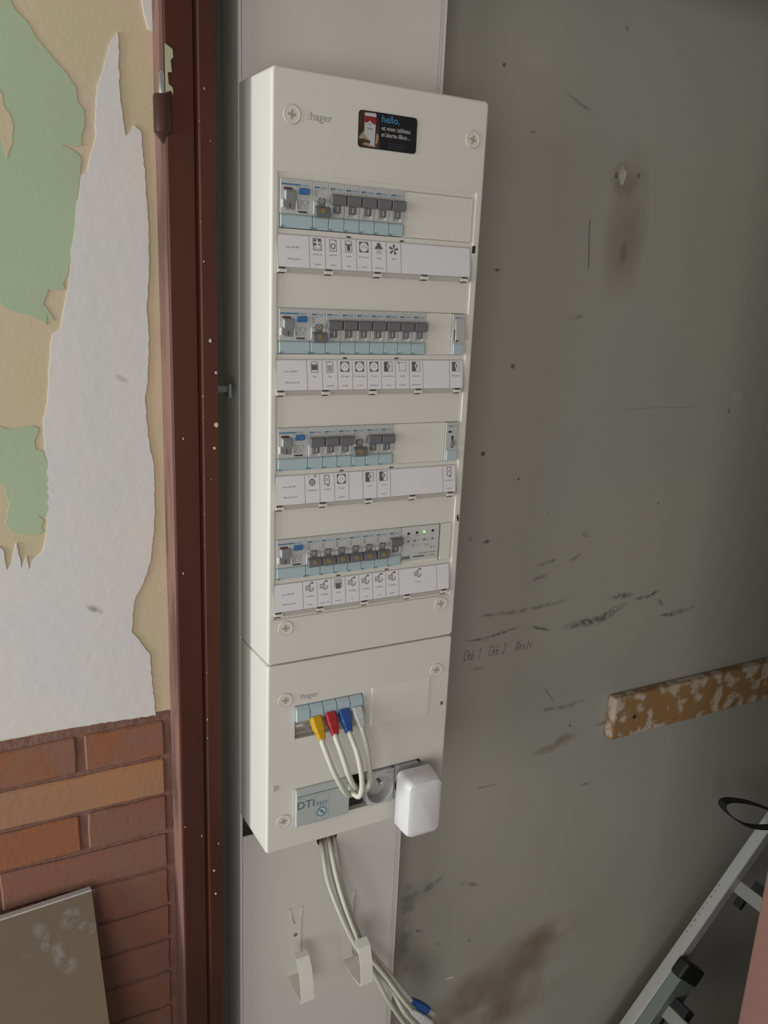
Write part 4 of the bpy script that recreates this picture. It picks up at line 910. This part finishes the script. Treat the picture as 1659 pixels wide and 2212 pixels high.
# mains sockets
for k, (x0, x1) in enumerate(((.1332, .1733), (.1735, .2136))):
    t = thing('mains_socket', ['grey mains socket with round recess and earth pin, beside the patch leads', 'grey mains socket with white charger plugged in'][k], 'power socket', (x0, 0, -.2204), 'mains sockets in the cabinet')
    cxs, czs, R, n = (x0 + x1) / 2, -.1990, .0192, 40
    y0 = -.0035
    mb = MB()
    rimo = []; rimi = []
    bl = .0055 if k == 0 else .0008; br_ = .0055 if k == 1 else .0008
    sq = [(x1 - br_, -.1716), (x0 + bl, -.1716), (x0 + .0008, -.1716 - bl), (x0 + .0008, -.2204 + bl), (x0 + bl, -.2204), (x1 - br_, -.2204), (x1 - .0008, -.2204 + br_), (x1 - .0008, -.1716 - br_)]
    for q in range(n):
        a = 6.28319 * q / n; dx, dz = math.cos(a), math.sin(a)
        rimi.append((cxs + R * dx, y0, czs + R * dz))
        best = 1e9                                        # ray to the plate outline
        for (ax, az), (bx, bz_) in zip(sq, sq[1:] + sq[:1]):
            ex, ez = bx - ax, bz_ - az; den = dx * ez - dz * ex
            if abs(den) < 1e-12: continue
            s_ = ((ax - cxs) * ez - (az - czs) * ex) / den; u_ = ((ax - cxs) * dz - (az - czs) * dx) / den
            if s_ > 0 and -1e-6 <= u_ <= 1 + 1e-6: best = min(best, s_)
        rimo.append((cxs + best * dx, y0, czs + best * dz))
    back = [(x, .030, z) for x, y, z in rimo]
    deep = [(cxs + (x - cxs) * .97, .0140, czs + (z - czs) * .97) for x, y, z in rimi]
    mb.loft([back, [(x, y0 + .0006, z) for x, y, z in rimo], rimo, rimi, deep])
    mb.build('socket_body', 'sock', t)
    MB().tube([(cxs, .0135, czs + .0105), (cxs, -.0055, czs + .0105)], .0022, 10).build('earth_pin', 'metal', t, smooth=True)
    for s in (-1, 1):
        MB().cyl_y(cxs + s * .0095, czs - .0035, .0024, .0130, .0142, 10).build('pin_hole', 'dark', t)
    if k == 0:
        mb = MB(); pr = Print(mb, lambda x, z, l: (x, y0 - .0001 * l, z)); pr.text('NETWORK', x1 - .0135, -.1768, .0030, 0, maxw=.0125, align='l'); mb.build('printed_marking', 'redprint', t, weld=False)
# charger
t = thing('charger', 'white rounded plug-in charger covering the right mains socket', 'charger', (.194, -.016, -.249))
def rr3(x0, x1, z0, z1, r, y): return outline(x0, x1, z0, z1, r, y, 5)
MB().loft([rr3(.1712, .2190, -.2480, -.1712, .007, -.0140), rr3(.1692, .2208, -.2502, -.1692, .008, -.0165), rr3(.1694, .2206, -.2500, -.1695, .008, -.0300), rr3(.1702, .2198, -.2496, -.1708, .008, -.0430), rr3(.1722, .2180, -.2482, -.1728, .008, -.0472), rr3(.1765, .2140, -.2440, -.1775, .008, -.0490)]).build('charger_body', 'charger', t, smooth=True)
MB().cyl_y(.1935, -.1990, .0172, .0100, -.0148, 30).build('plug_face', 'black', t)

# ------------------------------------------------------------------ cables leaving the trunking, and their hooks
CAB = [
 ('blue', 'plugb', [(0.1449, 0.125, -0.3489), (0.1346, 0.094, -0.334), (0.1333, 0.08, -0.353), (0.1364, 0.072, -0.3828), (0.1466, 0.064, -0.4271), (0.1676, 0.066, -0.4901), (0.1791, 0.066, -0.5126), (0.1884, 0.062, -0.5261), (0.2116, 0.06, -0.5621), (0.2338, 0.058, -0.5978), (0.2585, 0.056, -0.6371)], [(0.2593, 0.056, -0.6365), (0.2866, 0.054, -0.6653)]),
 ('white', 'plugw', [(0.1375, 0.125, -0.3482), (0.126, 0.091, -0.3317), (0.1231, 0.072, -0.3464), (0.1271, 0.063, -0.3754), (0.1378, 0.055, -0.4193), (0.1595, 0.056, -0.4812), (0.1699, 0.054, -0.5038), (0.1827, 0.052, -0.5251), (0.2083, 0.053, -0.5673), (0.2371, 0.05, -0.6178), (0.2576, 0.05, -0.6505)], [(0.2576, 0.05, -0.6505), (0.2878, 0.048, -0.6844)]),
 ('', '', [(0.1317, 0.125, -0.3496), (0.121, 0.094, -0.3352), (0.1202, 0.081, -0.3557), (0.124, 0.073, -0.3849), (0.1372, 0.067, -0.4316), (0.1606, 0.07, -0.4924), (0.1744, 0.071, -0.525), (0.194, 0.067, -0.5612), (0.2253, 0.062, -0.6091), (0.243, 0.052, -0.6469), (0.2665, 0.052, -0.6833), (0.2965, 0.052, -0.7299), (0.3499, 0.055, -0.835)], None),
 ('', '', [(0.1251, 0.125, -0.3508), (0.114, 0.091, -0.3341), (0.1119, 0.075, -0.3518), (0.1146, 0.065, -0.3788), (0.1277, 0.058, -0.4212), (0.1518, 0.06, -0.4824), (0.1684, 0.056, -0.5163), (0.1934, 0.056, -0.5664), (0.2141, 0.057, -0.6128), (0.2359, 0.062, -0.6559), (0.2541, 0.062, -0.6892), (0.2773, 0.062, -0.7403), (0.3099, 0.064, -0.8246)], None)]
labs = ['ivory network cable from the trunking hole ending in blue plug', 'ivory network cable from the trunking hole ending in white plug', 'ivory cable of the hanging bundle, next on the left of the white plug', 'leftmost ivory cable of the hanging bundle, running down out of view']
for (nm, mn, path, pb), lb in zip(CAB, labs):
    t = thing('network_cable', lb, 'cable', path[1], 'network cables hanging from the trunking')
    MB().tube(smooth_path(path), .0033, 10).build('cable', 'cable', t, smooth=True)
    if pb: 
        o = boot(t, mn, pb[1], pb[0], .0068, .0044, clear=True)
def hook(x0, x1, prof, label, tips):
    t = thing('cable_hook', label, 'hook', ((x0 + x1) / 2, .0914, prof[-2][1]), 'ivory cable hooks on the trunking')
    # strip of constant thickness along the profile (y, z)
    P = [Vector(p) for p in prof]; th = .0011; A = []; Bq = []
    for i, p in enumerate(P):
        d = (P[min(i + 1, len(P) - 1)] - P[max(i - 1, 0)]).normalized(); n = Vector((-d.y, d.x)); A.append(p + n * th * .5); Bq.append(p - n * th * .5)
    mb = MB()
    for i in range(len(P) - 1):
        mb.prism_x([tuple(A[i]), tuple(A[i + 1]), tuple(Bq[i + 1]), tuple(Bq[i])], x0, x1)
    strip = mb.build('hook_strip', 'hook', t)
    zz = prof[0][1]; yy = prof[0][0]; wv_ = (x1 - x0)
    for s, (tx, tz) in zip((0, 1), tips):
        xa, xb = (x0, x0 + wv_ * .42) if s == 0 else (x1 - wv_ * .42, x1)
        mb = MB().loft([[(xa, yy - .0006, zz), (xb, yy - .0006, zz), (xb, yy + .0006, zz), (xa, yy + .0006, zz)],
                        [(xa + (wv_ * .0 if s == 0 else .003), yy - .0012, zz + .009), (xb - (.003 if s == 0 else 0), yy - .0012, zz + .009), (xb - (.003 if s == 0 else 0), yy, zz + .009), (xa + (0 if s == 0 else .003), yy, zz + .009)],
                        [(tx - .0010, .0912, tz - .001), (tx + .0010, .0912, tz - .001), (tx + .0010, .0925, tz), (tx - .0010, .0925, tz)]])
        mb.build('prong', 'hook', t)
    cxm = (x0 + x1) / 2
    MB().cyl_y(cxm + .0008, zz - .0195, .0030, yy - .0010, yy + .0006, 14).build('rivet_hole', 'hookhole', t)
    return t
hook(.0662, .0855, [(.0902, -.4535), (.0898, -.4900), (.0903, -.5350), (.0885, -.5405), (.0650, -.5445), (.0385, -.5432), (.0365, -.5405), (.0410, -.5200), (.0480, -.4980), (.0590, -.4855), (.0680, -.4845)], 'empty ivory cable hook with forked top on lower trunking cover', ((.0697, -.4292), (.0880, -.4312)))
hook(.1500, .1685, [(.0902, -.4535), (.0898, -.4900), (.0900, -.5360), (.0840, -.5420), (.0500, -.5400), (.0225, -.5325), (.0200, -.5300), (.0215, -.5150), (.0240, -.4990), (.0330, -.4780), (.0450, -.4735)], 'ivory cable hook holding the bundle of network cables', ((.1530, -.4292), (.1711, -.4312)))

# ------------------------------------------------------------------ things on the right and left
rail = thing('wooden_rail', 'old brown wooden rail with flaked pale paint fixed along grey wall', 'board', (0.73, YB, -.34))
rp = [(0.6876, -0.2442), (0.7157, -0.3284), (1.0756, -0.2327), (1.0974, -0.3229)]
rx = rp[0][0]
MB().box(rx, 2.55, 0.135, YB - .0002, rp[1][1], rp[0][1] - .003).build('rail_board', 'wood', rail, bevel=0.004, seg=2)
rs = (0.7371, -0.2907)
MB().cyl_y(rs[0], rs[1], .004, .1342, .137, 12).build('rail_screw', 'dark', rail)

# plasterboard leaning on the brick wall
TR = [-0.1957, 0.0915, -0.3014]
TL = [-0.2968, 0.0855, -0.303]
BR = [-0.1824, 0.036, -0.4636]
TRv, u_ = Vector(TR), (Vector(TL) - Vector(TR)).normalized()
v_ = (Vector(BR) - TRv); v_ = (v_ - u_ * v_.dot(u_)).normalized(); n_ = u_.cross(v_).normalized()
if n_.y > 0: n_ = -n_
LEN = (FLOOR - TR[2]) / v_.z - 0.05
LEN = min(LEN, (FLOOR + .012 - TR[2] - u_.z * 0.9) / v_.z)
pbd = thing('plasterboard_sheet', 'brown plasterboard offcut with white top edge leaning against the brick wall', 'board', (-.5, -.3, FLOOR))
T_ = 0.0125
MB().hull_box(TRv + u_ * .45 + v_ * (LEN / 2 + .0004) + n_ * (T_ / 2), u_ * .45, v_ * (LEN / 2 - .0004), n_ * (T_ / 2)).build('board_face', 'board', pbd)
MB().hull_box(TRv + u_ * .45 + n_ * (T_ / 2), u_ * .45, v_ * .0008, n_ * (T_ / 2 + .0003)).build('gypsum_edge', 'gypsum', pbd)
def on_board(a, b): return tuple(TRv + u_ * a + v_ * b + n_ * (T_ + .0003))
def board_blob(a, b, rx, rz):
    bm = bmesh.new(); lay = bm.verts.layers.float.new('cover'); rings = []
    o0 = Vector(pbd.location)
    for q, cv in ((0, 1), (.4, .9), (.75, .45), (1, 0)):
        rg = []
        for k in range(20):
            t_ = 6.28319 * k / 20; v = bm.verts.new(Vector(on_board(a + rx * q * math.cos(t_), b + rz * q * math.sin(t_))) - o0); v[lay] = cv; rg.append(v)
        rings.append(rg)
    for p_, q_ in zip(rings, rings[1:]):
        for k in range(20): bm.faces.new((p_[k], p_[(k + 1) % 20], q_[(k + 1) % 20], q_[k]))
    me = bpy.data.meshes.new('dust_smear'); bm.to_mesh(me); bm.free(); me.materials.append(M['dust'])
    o = bpy.data.objects.new('dust_smear', me); COL.objects.link(o); o.parent = pbd
for a, b, rx_, rz_ in ((.026, .022, .013, .012), (.032, .028, .010, .009), (.014, .038, .008, .006), (.006, .044, .008, .008), (.062, .026, .009, .012), (.056, .040, .005, .013), (.059, .046, .006, .008), (.046, .060, .010, .018), (.036, .078, .012, .012), (.078, .048, .010, .006)): board_blob(a, b, rx_, rz_)

# ladder, leaning to the right along the grey wall
YA = 0.100
A0, A1 = [(0.7937, 0.1, -0.9807), (1.1275, 0.1, -0.6004)]
A0, A1 = Vector(A0), Vector(A1); Ld = (A1 - A0).normalized()
foot = A0 + Ld * ((FLOOR + .02 - A0.z) / Ld.z); top = A0 + Ld * 1.75
Nn = Vector((0, 1, 0)).cross(Ld).normalized()
if Nn.x > 0: Nn = -Nn
lad = thing('ladder', 'aluminium ladder leaning along grey wall in lower right corner', 'ladder', tuple(foot))
def bar(p, q, hy, hn, mi='alu', name='stile', parent=lad, bev=.002):
    p, q = Vector(p), Vector(q); d = (q - p) / 2
    return MB().hull_box((p + q) / 2, d, Vector((0, hy, 0)), Nn * hn).build(name, mi, parent, bevel=bev, seg=1)
bar(foot - Nn * .0, top, .0125, .0125)
off = Vector((0, -.310, 0))
bar(foot + off, top + off, .0125, .0300)
cap = Vector((0.8915, 0.075, -0.855))
s0 = foot + Ld * ((cap - foot).dot(Ld))
lo = -Nn * .016 + Vector((0, -.0255, 0))
bar(foot + lo, s0 + lo, .0120, .0300, 'aludark', 'lower_stile')  # shade on this stile's wide face is put into its colour
MB().hull_box(s0 + lo + Ld * .008, Ld * .019, Vector((0, .0135, 0)), Nn * .0355).build('end_cap', 'black', lad, bevel=.006, seg=2)
r0 = Vector((1.0267, 0.087, -0.7032))
k0 = (r0 - foot).dot(Ld)
for j in range(-2, 4):
    c = foot + Ld * (k0 + .28 * j)
    if c.z < FLOOR + .05: continue
    c = c - Nn * .020
    MB().hull_box((c.x, (YA - .0125 + YA - .2975) / 2, c.z), Ld * .0135, Vector((0, .1425, 0)), Nn * .0135).build('rung', 'alurung', lad, bevel=.002, seg=1)
    MB().hull_box(c + Ld * .022 + Vector((0, -.055, 0)), Ld * .010, Vector((0, .018, 0)), Nn * .012).hull_box(c - Ld * .024 + Vector((0, -.030, 0)), Ld * .010, Vector((0, .008, 0)), Nn * .006).build('rung_bracket', 'black', lad)
mb = MB()
for k in range(9): mb.hull_box(A0.lerp(A1, .45 + .028 * k) + Nn * .0126 + Vector((0, .006, 0)), Ld * random.uniform(.001, .003), Vector((0, .0012, 0)), Nn * .0002)
mb.build('sticker_marks', 'aludark', lad)
# strap loop on the ladder
lp = [(1.1128, 0.085, -0.5949), (1.0715, 0.085, -0.5839), (1.0297, 0.085, -0.5663), (0.9897, 0.085, -0.5401), (0.9582, 0.085, -0.5136), (0.9469, 0.085, -0.4961), (0.9585, 0.085, -0.4912), (0.9884, 0.085, -0.4994), (1.036, 0.085, -0.5187), (1.109, 0.085, -0.5571)]
st = smooth_path(lp, 5)
mb = MB()
for p, q in zip(st, st[1:]):
    d = (q - p).normalized(); n = Vector((0, 1, 0)).cross(d).normalized() * .0009
    mb.frustum([p + n + Vector((0, y, 0)) for y in (-.009, .009)] + [p - n + Vector((0, y, 0)) for y in (.009, -.009)], [q + n + Vector((0, y, 0)) for y in (-.009, .009)] + [q - n + Vector((0, y, 0)) for y in (.009, -.009)])
o = mb.build('strap_loop', 'black'); tag(o, 'black strap loop sticking out from the ladder in front of grey wall', 'strap')
